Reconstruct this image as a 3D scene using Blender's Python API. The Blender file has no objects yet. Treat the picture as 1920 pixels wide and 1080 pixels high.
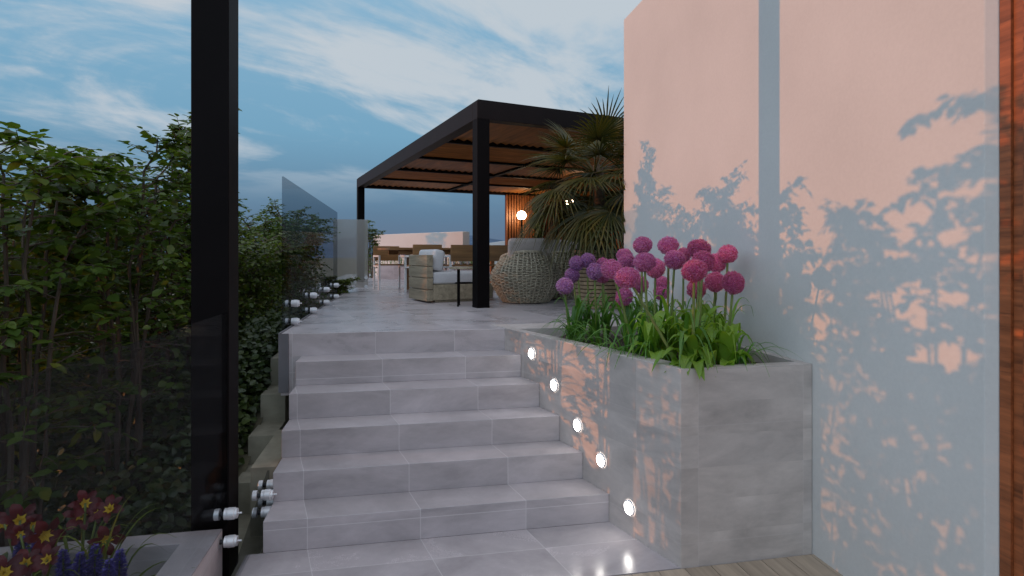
import bpy, math, random
import numpy as np
from mathutils import Vector, Matrix

S = bpy.context.scene
R = math.radians

# ------------------------------------------------------------------ camera
# World axes: +x runs along the stair treads to the right, +y up the stairs, z up; the lower landing is z = 0.
F = 1075.0
EYE = 1.6
YAW = R(10.8)
CY, SY = math.cos(YAW), math.sin(YAW)
cam_data = bpy.data.cameras.new("camera")
cam = bpy.data.objects.new("camera", cam_data)
S.collection.objects.link(cam)
cam_data.sensor_width = 36.0
cam_data.lens = F / 1920.0 * 36.0
cam_data.shift_y = -60.0 / 1920.0
cam_data.clip_start = 0.05
cam_data.clip_end = 6000.0
cam.location = (0, 0, EYE)
cam.rotation_euler = (R(90), 0, -YAW)
S.camera = cam


def W(px, py, d):
    """world point seen at photo pixel (px, py) at depth d metres"""
    x = (px - 960.0) / F * d
    return Vector((x * CY + d * SY, -x * SY + d * CY, EYE + (480.0 - py) / F * d))


# ------------------------------------------------------------------ light
SUN_EL = R(3.4)
SUN_DIR = Vector((-math.cos(SUN_EL) * 0.9966, math.cos(SUN_EL) * 0.082, math.sin(SUN_EL)))
sun_data = bpy.data.lights.new("sun", 'SUN')
sun_data.energy = 1.5
sun_data.color = (1.0, 0.34, 0.07)
sun_data.angle = R(0.25)
sun = bpy.data.objects.new("sun", sun_data)
S.collection.objects.link(sun)
sun.rotation_euler = SUN_DIR.to_track_quat('Z', 'Y').to_euler()


class NT:
    """small helper for writing node trees"""
    def __init__(s, tree):
        s.t = tree
        s.n = tree.nodes
        s.l = tree.links

    def new(s, kind, **kw):
        n = s.n.new(kind)
        for k, v in kw.items():
            setattr(n, k, v)
        return n

    def put(s, sock, v):
        if v is None:
            return
        if isinstance(v, bpy.types.NodeSocket):
            s.l.new(v, sock)
        else:
            sock.default_value = v

    def m(s, op, a, b=None, c=None, clamp=False):
        n = s.new('ShaderNodeMath', operation=op)
        n.use_clamp = clamp
        s.put(n.inputs[0], a)
        s.put(n.inputs[1], b)
        s.put(n.inputs[2], c)
        return n.outputs[0]

    def mix(s, f, a, b, blend='MIX'):
        n = s.new('ShaderNodeMix', data_type='RGBA', blend_type=blend)
        s.put(n.inputs[0], f)
        s.put(n.inputs[6], a)
        s.put(n.inputs[7], b)
        return n.outputs[2]

    def noise(s, vec, scale, detail=3, rough=0.5, dist=0.0):
        n = s.new('ShaderNodeTexNoise')
        s.put(n.inputs['Vector'], vec)
        n.inputs['Scale'].default_value = scale
        n.inputs['Detail'].default_value = detail
        n.inputs['Roughness'].default_value = rough
        n.inputs['Distortion'].default_value = dist
        return n.outputs['Fac']

    def ramp(s, f, stops):
        n = s.new('ShaderNodeValToRGB')
        e = n.color_ramp.elements
        while len(e) < len(stops):
            e.new(0.5)
        for i, (p, c) in enumerate(stops):
            e[i].position = p
            e[i].color = c if len(c) == 4 else (*c, 1)
        s.put(n.inputs[0], f)
        return n.outputs[0]

    def mapr(s, f, a, b, c, d, smooth=False):
        n = s.new('ShaderNodeMapRange')
        if smooth:
            n.interpolation_type = 'SMOOTHSTEP'
        s.put(n.inputs[0], f)
        for i, v in enumerate((a, b, c, d)):
            n.inputs[i + 1].default_value = v
        return n.outputs[0]

    def mapping(s, vec, scale=(1, 1, 1), rot=(0, 0, 0), loc=(0, 0, 0)):
        n = s.new('ShaderNodeMapping')
        s.put(n.inputs['Vector'], vec)
        n.inputs['Scale'].default_value = scale
        n.inputs['Rotation'].default_value = rot
        n.inputs['Location'].default_value = loc
        return n.outputs[0]


world = bpy.data.worlds.new("World")
S.world = world
world.use_nodes = True
nt = NT(world.node_tree)
nt.n.clear()
sky = nt.new('ShaderNodeTexSky', sky_type='NISHITA')
sky.sun_disc = False
sky.sun_elevation = SUN_EL
sky.sun_rotation = math.atan2(SUN_DIR.x, SUN_DIR.y)
sky.altitude = 60
sky.air_density = 1.0
sky.dust_density = 0.6
sky.ozone_density = 3.5
tc = nt.new('ShaderNodeTexCoord')
sep = nt.new('ShaderNodeSeparateXYZ')
nt.l.new(tc.outputs['Generated'], sep.inputs[0])
dz = nt.m('MAXIMUM', sep.outputs[2], 0.0)
den = nt.m('ADD', dz, 0.16)
comb = nt.new('ShaderNodeCombineXYZ')
nt.put(comb.inputs[0], nt.m('DIVIDE', sep.outputs[0], den))
nt.put(comb.inputs[1], nt.m('DIVIDE', sep.outputs[1], den))
# air: dusk haze darkens and greys the sky towards the horizon
air = nt.ramp(dz, [(0.0, (0.12, 0.165, 0.26)), (0.07, (0.125, 0.22, 0.34)), (0.20, (0.195, 0.40, 0.57)),
                   (0.42, (0.265, 0.49, 0.68)), (0.65, (0.62, 0.70, 0.87)), (1.0, (0.80, 0.86, 1.0))])
# the open sky behind the viewer is brighter than the dusk side in front
back = nt.mapr(sep.outputs[1], 0.25, -0.7, 1.0, 1.85, True)
glow = nt.m('DOT_PRODUCT' if False else 'MULTIPLY', sep.outputs[0], -1.0)
west = nt.mapr(glow, -0.1, 1.0, 0.0, 1.0, True)
sky_c = nt.mix(1.0, sky.outputs[0], (0.10, 0.10, 0.10, 1), 'MULTIPLY')
base = nt.mix(0.10, air, sky_c)
# cirrus sheets drawn out along one wind direction
pm = nt.mapping(nt.mapping(comb.outputs[0], rot=(0, 0, R(48))), scale=(1.0, 0.55, 1.0), loc=(5.5, 9.1, 1.5))
c1 = nt.noise(pm, 1.25, 9, 0.58, 1.3)
c2 = nt.noise(pm, 3.6, 8, 0.6, 0.5)
cl = nt.m('ADD', nt.m('MULTIPLY', c1, 0.66), nt.m('MULTIPLY', c2, 0.34))
cov = nt.mapr(cl, 0.41, 0.60, 0.0, 0.95, True)
cov = nt.m('MULTIPLY', cov, nt.mapr(dz, 0.07, 0.22, 0.0, 1.0, True))
cloud = nt.mix(west, (0.53, 0.59, 0.645, 1), (0.62, 0.63, 0.66, 1))
full = nt.mix(cov, base, cloud)
bg = nt.new('ShaderNodeBackground')
nt.put(bg.inputs[0], full)
nt.put(bg.inputs[1], nt.m('MULTIPLY', back, nt.mapr(glow, 0.5, 1.0, 1.0, 1.75, True)))
wo = nt.new('ShaderNodeOutputWorld')
nt.l.new(bg.outputs[0], wo.inputs[0])

S.view_settings.view_transform = 'Standard'
S.view_settings.look = 'None'
S.view_settings.exposure = 0.0
S.view_settings.gamma = 1.0
S.cycles.use_denoising = True
S.cycles.max_bounces = 8
S.cycles.transparent_max_bounces = 24
S.cycles.caustics_reflective = False
S.cycles.caustics_refractive = False
S.cycles.sample_clamp_indirect = 4.0

# ------------------------------------------------------------------ materials


def mat(name):
    m = bpy.data.materials.new(name)
    m.use_nodes = True
    t = NT(m.node_tree)
    p = t.n['Principled BSDF']
    return m, t, p


def bump(t, p, h, strength=0.3, dist=0.01):
    b = t.new('ShaderNodeBump')
    b.inputs['Strength'].default_value = strength
    b.inputs['Distance'].default_value = dist
    t.put(b.inputs['Height'], h)
    t.l.new(b.outputs[0], p.inputs['Normal'])


def pos(t):
    return t.new('ShaderNodeNewGeometry').outputs['Position']


def simple(name, col, rough=0.6, metal=0.0, var=0.0, scale=20.0, spec=None, bmp=0.0):
    m, t, p = mat(name)
    p.inputs['Roughness'].default_value = rough
    p.inputs['Metallic'].default_value = metal
    if spec is not None:
        p.inputs['Specular IOR Level'].default_value = spec
    c = (*col, 1)
    if var > 0:
        tco = t.new('ShaderNodeTexCoord').outputs['Object']
        n = t.noise(tco, scale, 4)
        lo = tuple(x * (1 - var) for x in col) + (1,)
        hi = tuple(min(1, x * (1 + var)) for x in col) + (1,)
        t.put(p.inputs['Base Color'], t.mix(t.mapr(n, 0.3, 0.7, 0, 1), lo, hi))
        if bmp > 0:
            bump(t, p, n, bmp, 0.005)
    else:
        p.inputs['Base Color'].default_value = c
    return m


def tile_material(name, shear=0.24, xo=0.10, yo=None, zo=0.12, period=0.61, rough=0.32, col=(0.475, 0.432, 0.445), xlines=True, tint=1.0, joint=0.5):
    """large porcelain tiles: cloudy cement colour, a shade per tile, hairline pale joints"""
    m, t, p = mat(name)
    g = t.new('ShaderNodeNewGeometry')
    sp = t.new('ShaderNodeSeparateXYZ')
    t.l.new(g.outputs['Position'], sp.inputs[0])
    sn = t.new('ShaderNodeSeparateXYZ')
    t.l.new(g.outputs['Normal'], sn.inputs[0])
    x, y, z = sp.outputs
    up = t.m('GREATER_THAN', t.m('ABSOLUTE', sn.outputs[2]), 0.7)
    side = t.m('SUBTRACT', 1.0, up)
    facing_x = t.m('GREATER_THAN', t.m('ABSOLUTE', sn.outputs[0]), 0.7)
    xs = t.m('ADD', x, t.m('MULTIPLY', t.m('SUBTRACT', y, 3.28), shear))

    def line(c, off, per):
        q = t.m('DIVIDE', t.m('SUBTRACT', c, off), per)
        cell = t.m('FLOOR', t.m('ADD', q, 0.0))
        fr = t.m('ABSOLUTE', t.m('SUBTRACT', t.m('FRACT', t.m('ADD', q, 0.5)), 0.5))
        return t.m('LESS_THAN', t.m('MULTIPLY', fr, per), 0.0022), cell
    lx, cx = line(xs, xo, period)
    lx = t.m('MULTIPLY', lx, t.m('SUBTRACT', 1.0, facing_x))
    lz, cz = line(z, zo, 0.6)
    lz = t.m('MULTIPLY', lz, side)
    ly, cy = line(y, yo if yo is not None else 3.05, 0.61 if yo is not None else 1.22)
    ly = t.m('MULTIPLY', ly, t.m('MAXIMUM', up, facing_x))
    if yo is None:
        ly = t.m('MULTIPLY', ly, facing_x)
    ln = t.m('MAXIMUM', t.m('MAXIMUM', lx, ly), lz)
    cc = t.new('ShaderNodeCombineXYZ')
    t.put(cc.inputs[0], cx)
    t.put(cc.inputs[1], cy)
    t.put(cc.inputs[2], t.m('FLOOR', t.m('MULTIPLY', z, 5.93)))
    wn = t.new('ShaderNodeTexWhiteNoise', noise_dimensions='3D')
    t.l.new(cc.outputs[0], wn.inputs['Vector'])
    vec = t.mapping(g.outputs['Position'], scale=(0.7, 0.7, 1.8))
    off = t.new('ShaderNodeVectorMath', operation='MULTIPLY_ADD')
    t.l.new(wn.outputs['Color'], off.inputs[0])
    off.inputs[1].default_value = (7, 7, 7)
    t.l.new(vec, off.inputs[2])
    n1 = t.noise(off.outputs[0], 2.2, 6, 0.62, 0.7)
    n2 = t.noise(off.outputs[0], 14.0, 6, 0.7)
    n3 = t.noise(g.outputs['Position'], 120.0, 2)
    f = t.m('ADD', t.m('MULTIPLY', n1, 0.75), t.m('MULTIPLY', n2, 0.25))
    f = t.mapr(f, 0.32, 0.68, 0.0, 1.0)
    lo = tuple(c * 0.70 * tint for c in col) + (1,)
    hi = tuple(c * 1.25 * tint for c in col) + (1,)
    c = t.mix(f, lo, hi)
    c = t.mix(t.m('MULTIPLY', wn.outputs['Value'], 0.22), c, (0.36, 0.345, 0.35, 1))
    c = t.mix(t.m('MULTIPLY', ln, joint), c, (0.74, 0.72, 0.72, 1))
    t.put(p.inputs['Base Color'], c)
    t.put(p.inputs['Roughness'], t.mapr(t.m('ADD', n1, t.m('MULTIPLY', n3, 0.15)), 0.3, 0.8, rough - 0.07, rough + 0.16))
    hb = t.m('SUBTRACT', t.m('MULTIPLY', n2, 0.25), t.m('MULTIPLY', ln, joint))
    bump(t, p, hb, 0.12, 0.002)
    return m


def wood_material(name, col, axis=0, rough=0.5, scale=1.0, contrast=0.45, rand=True, warm=1.0):
    m, t, p = mat(name)
    tco = t.new('ShaderNodeTexCoord').outputs['Object']
    sc = [22.0 * scale] * 3
    sc[axis] = 1.6 * scale
    g = t.new('ShaderNodeNewGeometry')
    off = t.new('ShaderNodeVectorMath', operation='MULTIPLY_ADD')
    cmb = t.new('ShaderNodeCombineXYZ')
    for i in range(3):
        t.put(cmb.inputs[i], g.outputs['Random Per Island'])
    t.l.new(cmb.outputs[0], off.inputs[0])
    off.inputs[1].default_value = (13, 29, 17)
    t.l.new(t.mapping(tco, scale=sc), off.inputs[2])
    n = t.noise(off.outputs[0], 1.0, 6, 0.62, 0.6)
    lo = tuple(c * (1 - contrast) for c in col) + (1,)
    hi = tuple(min(1, c * (1 + contrast * 0.8)) for c in col) + (1,)
    c = t.mix(t.mapr(n, 0.3, 0.7, 0, 1), lo, hi)
    if rand:
        c = t.mix(t.m('MULTIPLY', g.outputs['Random Per Island'], 0.3), c, tuple(x * 0.55 for x in col) + (1,))
    t.put(p.inputs['Base Color'], c)
    p.inputs['Roughness'].default_value = rough
    bump(t, p, n, 0.2, 0.003)
    return m


def leaf_material(name, c1, c2, trans=0.25, rough=0.42):
    m, t, p = mat(name)
    g = t.new('ShaderNodeNewGeometry')
    col = t.mix(g.outputs['Random Per Island'], (*c1, 1), (*c2, 1))
    n = t.noise(g.outputs['Position'], 2.3, 3)
    col = t.mix(t.mapr(n, 0.35, 0.65, 0.0, 0.5), col, tuple(x * 0.5 for x in c1) + (1,))
    t.put(p.inputs['Base Color'], col)
    p.inputs['Roughness'].default_value = rough
    tr = t.new('ShaderNodeBsdfTranslucent')
    t.put(tr.inputs[0], t.mix(1.0, col, (1.5, 1.6, 0.6, 1), 'MULTIPLY'))
    mx = t.new('ShaderNodeMixShader')
    mx.inputs[0].default_value = trans
    t.l.new(p.outputs[0], mx.inputs[1])
    t.l.new(tr.outputs[0], mx.inputs[2])
    t.l.new(mx.outputs[0], t.n['Material Output'].inputs[0])
    return m


def glass_material(name, tint, refl=1.0, sheen=0.0, sheen_col=(0.6, 0.6, 0.6)):
    m, t, p = mat(name)
    t.n.remove(p)
    tr = t.new('ShaderNodeBsdfTransparent')
    tr.inputs[0].default_value = (*tint, 1)
    gl = t.new('ShaderNodeBsdfGlossy')
    gl.inputs['Roughness'].default_value = 0.0
    fr = t.new('ShaderNodeFresnel')
    fr.inputs[0].default_value = 1.45
    mx = t.new('ShaderNodeMixShader')
    t.put(mx.inputs[0], t.m('MULTIPLY', fr.outputs[0], refl))
    t.l.new(tr.outputs[0], mx.inputs[1])
    t.l.new(gl.outputs[0], mx.inputs[2])
    out = mx.outputs[0]
    if sheen > 0:
        df = t.new('ShaderNodeBsdfDiffuse')
        df.inputs[0].default_value = (*sheen_col, 1)  # flat diffuse colour standing in for a pale reflection
        m2 = t.new('ShaderNodeMixShader')
        m2.inputs[0].default_value = sheen
        t.l.new(out, m2.inputs[1])
        t.l.new(df.outputs[0], m2.inputs[2])
        out = m2.outputs[0]
    t.l.new(out, t.n['Material Output'].inputs[0])
    return m


def emit_material(name, col, strength):
    m, t, p = mat(name)
    p.inputs['Base Color'].default_value = (0.8, 0.8, 0.8, 1)
    p.inputs['Emission Color'].default_value = (*col, 1)
    p.inputs['Emission Strength'].default_value = strength
    return m


def plaster_material(name, col):
    m, t, p = mat(name)
    g = pos(t)
    n1 = t.noise(g, 1.1, 5, 0.6)
    n2 = t.noise(g, 55.0, 4, 0.6)
    f = t.m('ADD', t.m('MULTIPLY', n1, 0.7), t.m('MULTIPLY', n2, 0.3))
    lo = tuple(c * 0.93 for c in col) + (1,)
    hi = tuple(min(1, c * 1.05) for c in col) + (1,)
    t.put(p.inputs['Base Color'], t.mix(t.mapr(f, 0.35, 0.65, 0, 1), lo, hi))
    p.inputs['Roughness'].default_value = 0.85
    bump(t, p, n2, 0.10, 0.003)
    return m


M = {}
M['tile'] = tile_material('porcelain_tile')
M['tile_floor'] = tile_material('porcelain_floor_tile', yo=3.05, rough=0.17)
M['tile_terrace'] = tile_material('porcelain_terrace_tile', yo=4.557, rough=0.24, tint=1.05)
M['tile_planter'] = tile_material('porcelain_planter_tile', shear=0.0, xo=1.50, tint=1.0, rough=0.45, joint=0.13, col=(0.545, 0.485, 0.45))
M['plaster'] = plaster_material('white_plaster', (0.655, 0.64, 0.615))
M['stone_beige'] = simple('beige_render', (0.30, 0.275, 0.21), 0.9, var=0.18, scale=9, bmp=0.3)
M['black_metal'] = simple('black_metal', (0.006, 0.0045, 0.0048), 0.55, var=0.15, scale=3, spec=0.06)
M['brown_black_metal'] = simple('brown_black_metal', (0.013, 0.0085, 0.0085), 0.5, var=0.15, scale=3, spec=0.10)
M['steel'] = simple('satin_steel', (0.80, 0.80, 0.82), 0.32, metal=0.35)
M['rubber'] = simple('dark_gasket', (0.03, 0.03, 0.035), 0.6)
M['white_metal'] = simple('white_metal', (0.78, 0.78, 0.78), 0.4)
M['glass'] = glass_material('tinted_glass', (0.74, 0.75, 0.76), 0.05)
M['glass_dark'] = glass_material('dark_glass', (0.70, 0.72, 0.74), 0.06)
M['glass_sky_sheen'] = glass_material('sky_sheen_glass', (0.80, 0.80, 0.78), 0.8, 0.34, (0.62, 0.59, 0.55))  # the diffuse share paints in the bright sky reflected by this pane
M['deck'] = wood_material('weathered_deck_wood', (0.46, 0.37, 0.28), axis=1, rough=0.6, contrast=0.3)
M['ceiling_wood'] = wood_material('ceiling_slat_wood', (0.48, 0.18, 0.04), axis=0, rough=0.55)
M['ceiling_wood_long'] = wood_material('ceiling_slat_wood_long', (0.48, 0.18, 0.04), axis=1, rough=0.55)
M['wall_slat'] = wood_material('wall_slat_wood', (0.36, 0.13, 0.045), axis=2, rough=0.5)
M['cladding'] = wood_material('red_brown_cladding_wood', (0.36, 0.105, 0.035), axis=1, rough=0.45, scale=1.6, contrast=0.6)
M['teak'] = wood_material('teak', (0.33, 0.17, 0.065), axis=0, rough=0.5)
M['grey_wood'] = wood_material('weathered_grey_wood', (0.37, 0.31, 0.215), axis=1, rough=0.7, contrast=0.4)
M['pot_wood'] = wood_material('pot_slat_wood', (0.36, 0.25, 0.15), axis=2, rough=0.6, contrast=0.4)
M['wicker'] = wood_material('wicker_strand', (0.50, 0.44, 0.33), axis=2, rough=0.65, scale=2.0, contrast=0.55)
M['wicker_core'] = simple('wicker_core', (0.10, 0.085, 0.06), 0.9)
M['cushion'] = simple('light_grey_fabric', (0.60, 0.59, 0.60), 0.95, var=0.05, scale=60, bmp=0.2)
M['cushion_warm'] = simple('taupe_fabric', (0.42, 0.375, 0.35), 0.95, var=0.08, scale=60, bmp=0.2)
M['soil'] = simple('dark_soil', (0.055, 0.04, 0.03), 0.95, var=0.5, scale=40, bmp=0.8)
M['earth'] = simple('garden_earth', (0.10, 0.088, 0.055), 0.95, var=0.4, scale=3, bmp=0.5)
M['hill'] = simple('haze_blue_hillside', (0.10, 0.14, 0.20), 1.0, var=0.2, scale=0.02, spec=0.0)  # wooded hills, with the blue of distance haze put into the base colour
M['leaf_a'] = leaf_material('shrub_leaf', (0.06, 0.112, 0.018), (0.125, 0.185, 0.032), 0.34)
M['leaf_b'] = leaf_material('shrub_leaf_light', (0.08, 0.13, 0.022), (0.16, 0.19, 0.035), 0.32)
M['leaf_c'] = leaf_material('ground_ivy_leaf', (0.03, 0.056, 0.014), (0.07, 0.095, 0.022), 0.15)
M['twig'] = simple('shrub_stem', (0.10, 0.075, 0.055), 0.85, var=0.3, scale=8)
M['palm_leaf'] = leaf_material('palm_leaf', (0.028, 0.045, 0.007), (0.15, 0.115, 0.018), 0.18, 0.45)
M['palm_trunk'] = simple('palm_trunk_fibre', (0.09, 0.06, 0.035), 0.95, var=0.5, scale=25, bmp=0.8)
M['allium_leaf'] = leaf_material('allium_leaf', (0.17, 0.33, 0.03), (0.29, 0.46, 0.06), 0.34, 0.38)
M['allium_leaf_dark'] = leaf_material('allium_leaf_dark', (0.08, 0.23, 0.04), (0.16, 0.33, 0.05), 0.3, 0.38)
M['stem'] = simple('flower_stem', (0.17, 0.22, 0.055), 0.5, var=0.25, scale=14)
for nm, a, b in (('violet', (0.44, 0.14, 0.62), (0.88, 0.56, 0.92)), ('orchid', (0.66, 0.14, 0.56), (0.97, 0.50, 0.86)),
                 ('magenta', (0.74, 0.12, 0.46), (0.97, 0.44, 0.74))):
    M[nm] = leaf_material('allium_floret_' + nm, a, b, 0.32, 0.6)
M['lily_red'] = leaf_material('lily_petal', (0.085, 0.005, 0.008), (0.17, 0.010, 0.013), 0.12, 0.5)
M['lily_yellow'] = simple('lily_throat', (0.75, 0.52, 0.04), 0.6)
M['blue_floret'] = leaf_material('blue_floret', (0.10, 0.08, 0.38), (0.20, 0.16, 0.62), 0.2, 0.6)
M['grass_blade'] = leaf_material('flower_bed_blade', (0.12, 0.19, 0.025), (0.28, 0.34, 0.05), 0.3, 0.45)
M['step_lamp'] = emit_material('step_lamp_lens', (1.0, 0.95, 0.89), 22.0)
M['globe'] = emit_material('globe_lamp_glass', (1.0, 0.74, 0.45), 26.0)
M['spot_lens'] = emit_material('spot_lamp_lens', (1.0, 0.74, 0.48), 25.0)

# ------------------------------------------------------------------ mesh helpers


class MB:
    def __init__(s):
        s.v = []
        s.f = []
        s.mi = []

    def add(s, verts, faces, mi=0):
        o = len(s.v)
        s.v.extend([tuple(v) for v in verts])
        s.f.extend([tuple(i + o for i in f) for f in faces])
        s.mi.extend([mi] * len(faces))
        return s

    def box(s, x0, x1, y0, y1, z0, z1, mi=0):
        v = [(x0, y0, z0), (x1, y0, z0), (x1, y1, z0), (x0, y1, z0), (x0, y0, z1), (x1, y0, z1), (x1, y1, z1), (x0, y1, z1)]
        return s.add(v, [(0, 3, 2, 1), (4, 5, 6, 7), (0, 1, 5, 4), (1, 2, 6, 5), (2, 3, 7, 6), (3, 0, 4, 7)], mi)

    def obox(s, c, ax, ay, az, mi=0):
        c, ax, ay, az = map(Vector, (c, ax, ay, az))
        v = [c + ax * i + ay * j + az * k for k in (-1, 1) for (i, j) in ((-1, -1), (1, -1), (1, 1), (-1, 1))]
        return s.add(v, [(0, 3, 2, 1), (4, 5, 6, 7), (0, 1, 5, 4), (1, 2, 6, 5), (2, 3, 7, 6), (3, 0, 4, 7)], mi)

    def prism(s, poly, z0, z1, mi=0):
        n = len(poly)
        v = [(x, y, z0) for x, y in poly] + [(x, y, z1) for x, y in poly]
        f = [tuple(range(n - 1, -1, -1)), tuple(range(n, 2 * n))]
        f += [(i, (i + 1) % n, n + (i + 1) % n, n + i) for i in range(n)]
        return s.add(v, f, mi)

    def tube(s, pts, rad, n=6, mi=0, closed=False):
        pts = [Vector(p) for p in pts]
        if not hasattr(rad, '__len__'):
            rad = [rad] * len(pts)
        vs, fs = [], []
        L = len(pts)
        up = Vector((0, 0, 1))
        for i, p in enumerate(pts):
            if closed:
                d = pts[(i + 1) % L] - pts[i - 1]
            else:
                d = pts[min(i + 1, L - 1)] - pts[max(i - 1, 0)]
            if d.length < 1e-9:
                d = Vector((0, 0, 1))
            d.normalize()
            a = d.cross(up)
            if a.length < 0.05:
                a = d.cross(Vector((1, 0, 0)))
            a.normalize()
            b = a.cross(d)
            for k in range(n):
                an = 2 * math.pi * k / n
                vs.append(p + (a * math.cos(an) + b * math.sin(an)) * rad[i])
        for i in range(L if closed else L - 1):
            j = (i + 1) % L
            for k in range(n):
                k2 = (k + 1) % n
                fs.append((i * n + k, i * n + k2, j * n + k2, j * n + k))
        if not closed:
            fs.append(tuple(range(n - 1, -1, -1)))
            fs.append(tuple((L - 1) * n + k for k in range(n)))
        return s.add(vs, fs, mi)

    def lathe(s, prof, n=24, c=(0, 0, 0), axis='z', mi=0, cap=True):
        vs, fs = [], []
        for r, h in prof:
            for k in range(n):
                a = 2 * math.pi * k / n
                x, y = r * math.cos(a), r * math.sin(a)
                if axis == 'z':
                    p = (c[0] + x, c[1] + y, c[2] + h)
                elif axis == 'x':
                    p = (c[0] + h, c[1] + x, c[2] + y)
                else:
                    p = (c[0] + y, c[1] + h, c[2] + x)
                vs.append(p)
        for i in range(len(prof) - 1):
            for k in range(n):
                k2 = (k + 1) % n
                fs.append((i * n + k, i * n + k2, (i + 1) * n + k2, (i + 1) * n + k))
        if cap:
            fs.append(tuple(range(n - 1, -1, -1)))
            fs.append(tuple((len(prof) - 1) * n + k for k in range(n)))
        return s.add(vs, fs, mi)

    def mesh(s, name, mats, smooth=False):
        me = bpy.data.meshes.new(name)
        me.from_pydata(s.v, [], s.f)
        mats = mats if isinstance(mats, (list, tuple)) else [mats]
        for m_ in mats:
            me.materials.append(m_)
        if len(mats) > 1:
            me.polygons.foreach_set('material_index', s.mi)
        if smooth:
            me.polygons.foreach_set('use_smooth', [True] * len(me.polygons))
        me.update()
        return me

    def build(s, name, mats, parent=None, bevel=0.0, smooth=False, segs=2, world=True, subd=0):
        if parent is not None and world:
            inv = parent.matrix_basis.inverted()
            s.v = [tuple(inv @ Vector(v)) for v in s.v]
        o = bpy.data.objects.new(name, s.mesh(name, mats, smooth))
        S.collection.objects.link(o)
        if parent is not None:
            o.parent = parent
        if bevel > 0:
            b = o.modifiers.new('bevel', 'BEVEL')
            b.width = bevel
            b.segments = segs
            b.limit_method = 'ANGLE'
            b.angle_limit = R(40)
        if subd:
            q = o.modifiers.new('subd', 'SUBSURF')
            q.levels = subd
            q.render_levels = subd
        return o


def tag(o, label=None, cat=None, group=None, kind=None):
    if label:
        o['label'] = label
    if cat:
        o['category'] = cat
    if group:
        o['group'] = group
    if kind:
        o['kind'] = kind
    return o


def empty(name, loc, rz=0.0, label=None, cat=None, group=None):
    o = bpy.data.objects.new(name, None)
    S.collection.objects.link(o)
    o.empty_display_size = 0.1
    o.location = loc
    o.rotation_euler = (0, 0, rz)
    o.matrix_basis = Matrix.Translation(Vector(loc)) @ Matrix.Rotation(rz, 4, 'Z')
    return tag(o, label, cat, group)


def copy_tree(o, parent=None):
    c = o.copy()
    S.collection.objects.link(c)
    if parent is not None:
        c.parent = parent
    for ch in list(o.children):
        copy_tree(ch, c)
    return c


def leaves_object(name, P, A, N, L, Wd, material, parent=None, curl=0.15):
    """many small two-sided leaves: P base points, A long axes, N face normals, L lengths, Wd widths"""
    P, A, N = (np.asarray(x, dtype=np.float64) for x in (P, A, N))
    L = np.asarray(L)[:, None]
    Wd = np.asarray(Wd)[:, None]
    A /= np.linalg.norm(A, axis=1, keepdims=True) + 1e-9
    Sd = np.cross(A, N)
    Sd /= np.linalg.norm(Sd, axis=1, keepdims=True) + 1e-9
    Nn = np.cross(Sd, A)
    v = np.stack([P,
                  P + A * L * 0.30 + Sd * Wd * 0.5 + Nn * L * curl * 0.5,
                  P + A * L * 0.66 + Sd * Wd * 0.42 + Nn * L * curl * 0.3,
                  P + A * L - Nn * L * curl,
                  P + A * L * 0.66 - Sd * Wd * 0.42 + Nn * L * curl * 0.3,
                  P + A * L * 0.30 - Sd * Wd * 0.5 + Nn * L * curl * 0.5], axis=1)
    n = len(P)
    me = bpy.data.meshes.new(name)
    if parent is not None:
        inv = np.array(parent.matrix_basis.inverted())
        v = v @ inv[:3, :3].T + inv[:3, 3]
    me.vertices.add(n * 6)
    me.vertices.foreach_set('co', v.reshape(-1))
    idx = (np.arange(n)[:, None] * 6 + np.array([0, 1, 2, 3, 0, 3, 4, 5])[None, :]).reshape(-1)
    me.loops.add(n * 8)
    me.loops.foreach_set('vertex_index', idx.astype(np.int32))
    me.polygons.add(n * 2)
    me.polygons.foreach_set('loop_start', (np.arange(n * 2) * 4).astype(np.int32))
    me.polygons.foreach_set('loop_total', np.full(n * 2, 4, dtype=np.int32))
    me.materials.append(material)
    me.update()
    me.validate()
    o = bpy.data.objects.new(name, me)
    S.collection.objects.link(o)
    if parent is not None:
        o.parent = parent
    return o


# ------------------------------------------------------------------ setting: ground, terrace, stairs
RISE = 0.169
TER = 6 * RISE                      # terrace level 1.014
V0, TREAD = 3.281, 0.2552
VT = V0 + 5 * TREAD                 # terrace edge
WALL_U = 2.167
PL_A = Vector((1.401, 2.727))       # planter front left corner
PL_B = Vector((0.811, VT))          # planter meets terrace edge
SL = (PL_B.x - PL_A.x) / (PL_B.y - PL_A.y)


def pl_x(y):
    return PL_A.x + SL * (y - PL_A.y)


g = MB()
g.add([(-2500, -2500, -1.6), (2500, -2500, -1.6), (2500, 4000, -1.6), (-2500, 4000, -1.6)], [(0, 1, 2, 3)])
tag(g.build('ground', M['earth']), kind='structure')


def garden_z(x, y):
    s = min(max((y - 3.4) / 2.4, 0), 1)
    s = s * s * (3 - 2 * s)
    z = -0.14 + 0.82 * s
    d = min(max((-1.6 - x) / 5.0, 0), 1)
    return z - d * 1.2 + 0.05 * math.sin(3.1 * x + 1.7 * y)


t = MB()
nx, ny = 28, 60
for j in range(ny + 1):
    for i in range(nx + 1):
        x = -1.08 - 9.0 * (i / nx) ** 1.6
        y = -3.0 + 30.0 * j / ny
        t.v.append((x, y, garden_z(x, y)))
for j in range(ny):
    for i in range(nx):
        a = j * (nx + 1) + i
        t.f.append((a, a + nx + 1, a + nx + 2, a + 1))
        t.mi.append(0)
tag(t.build('garden_ground', M['earth'], smooth=True), kind='structure')

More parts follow.
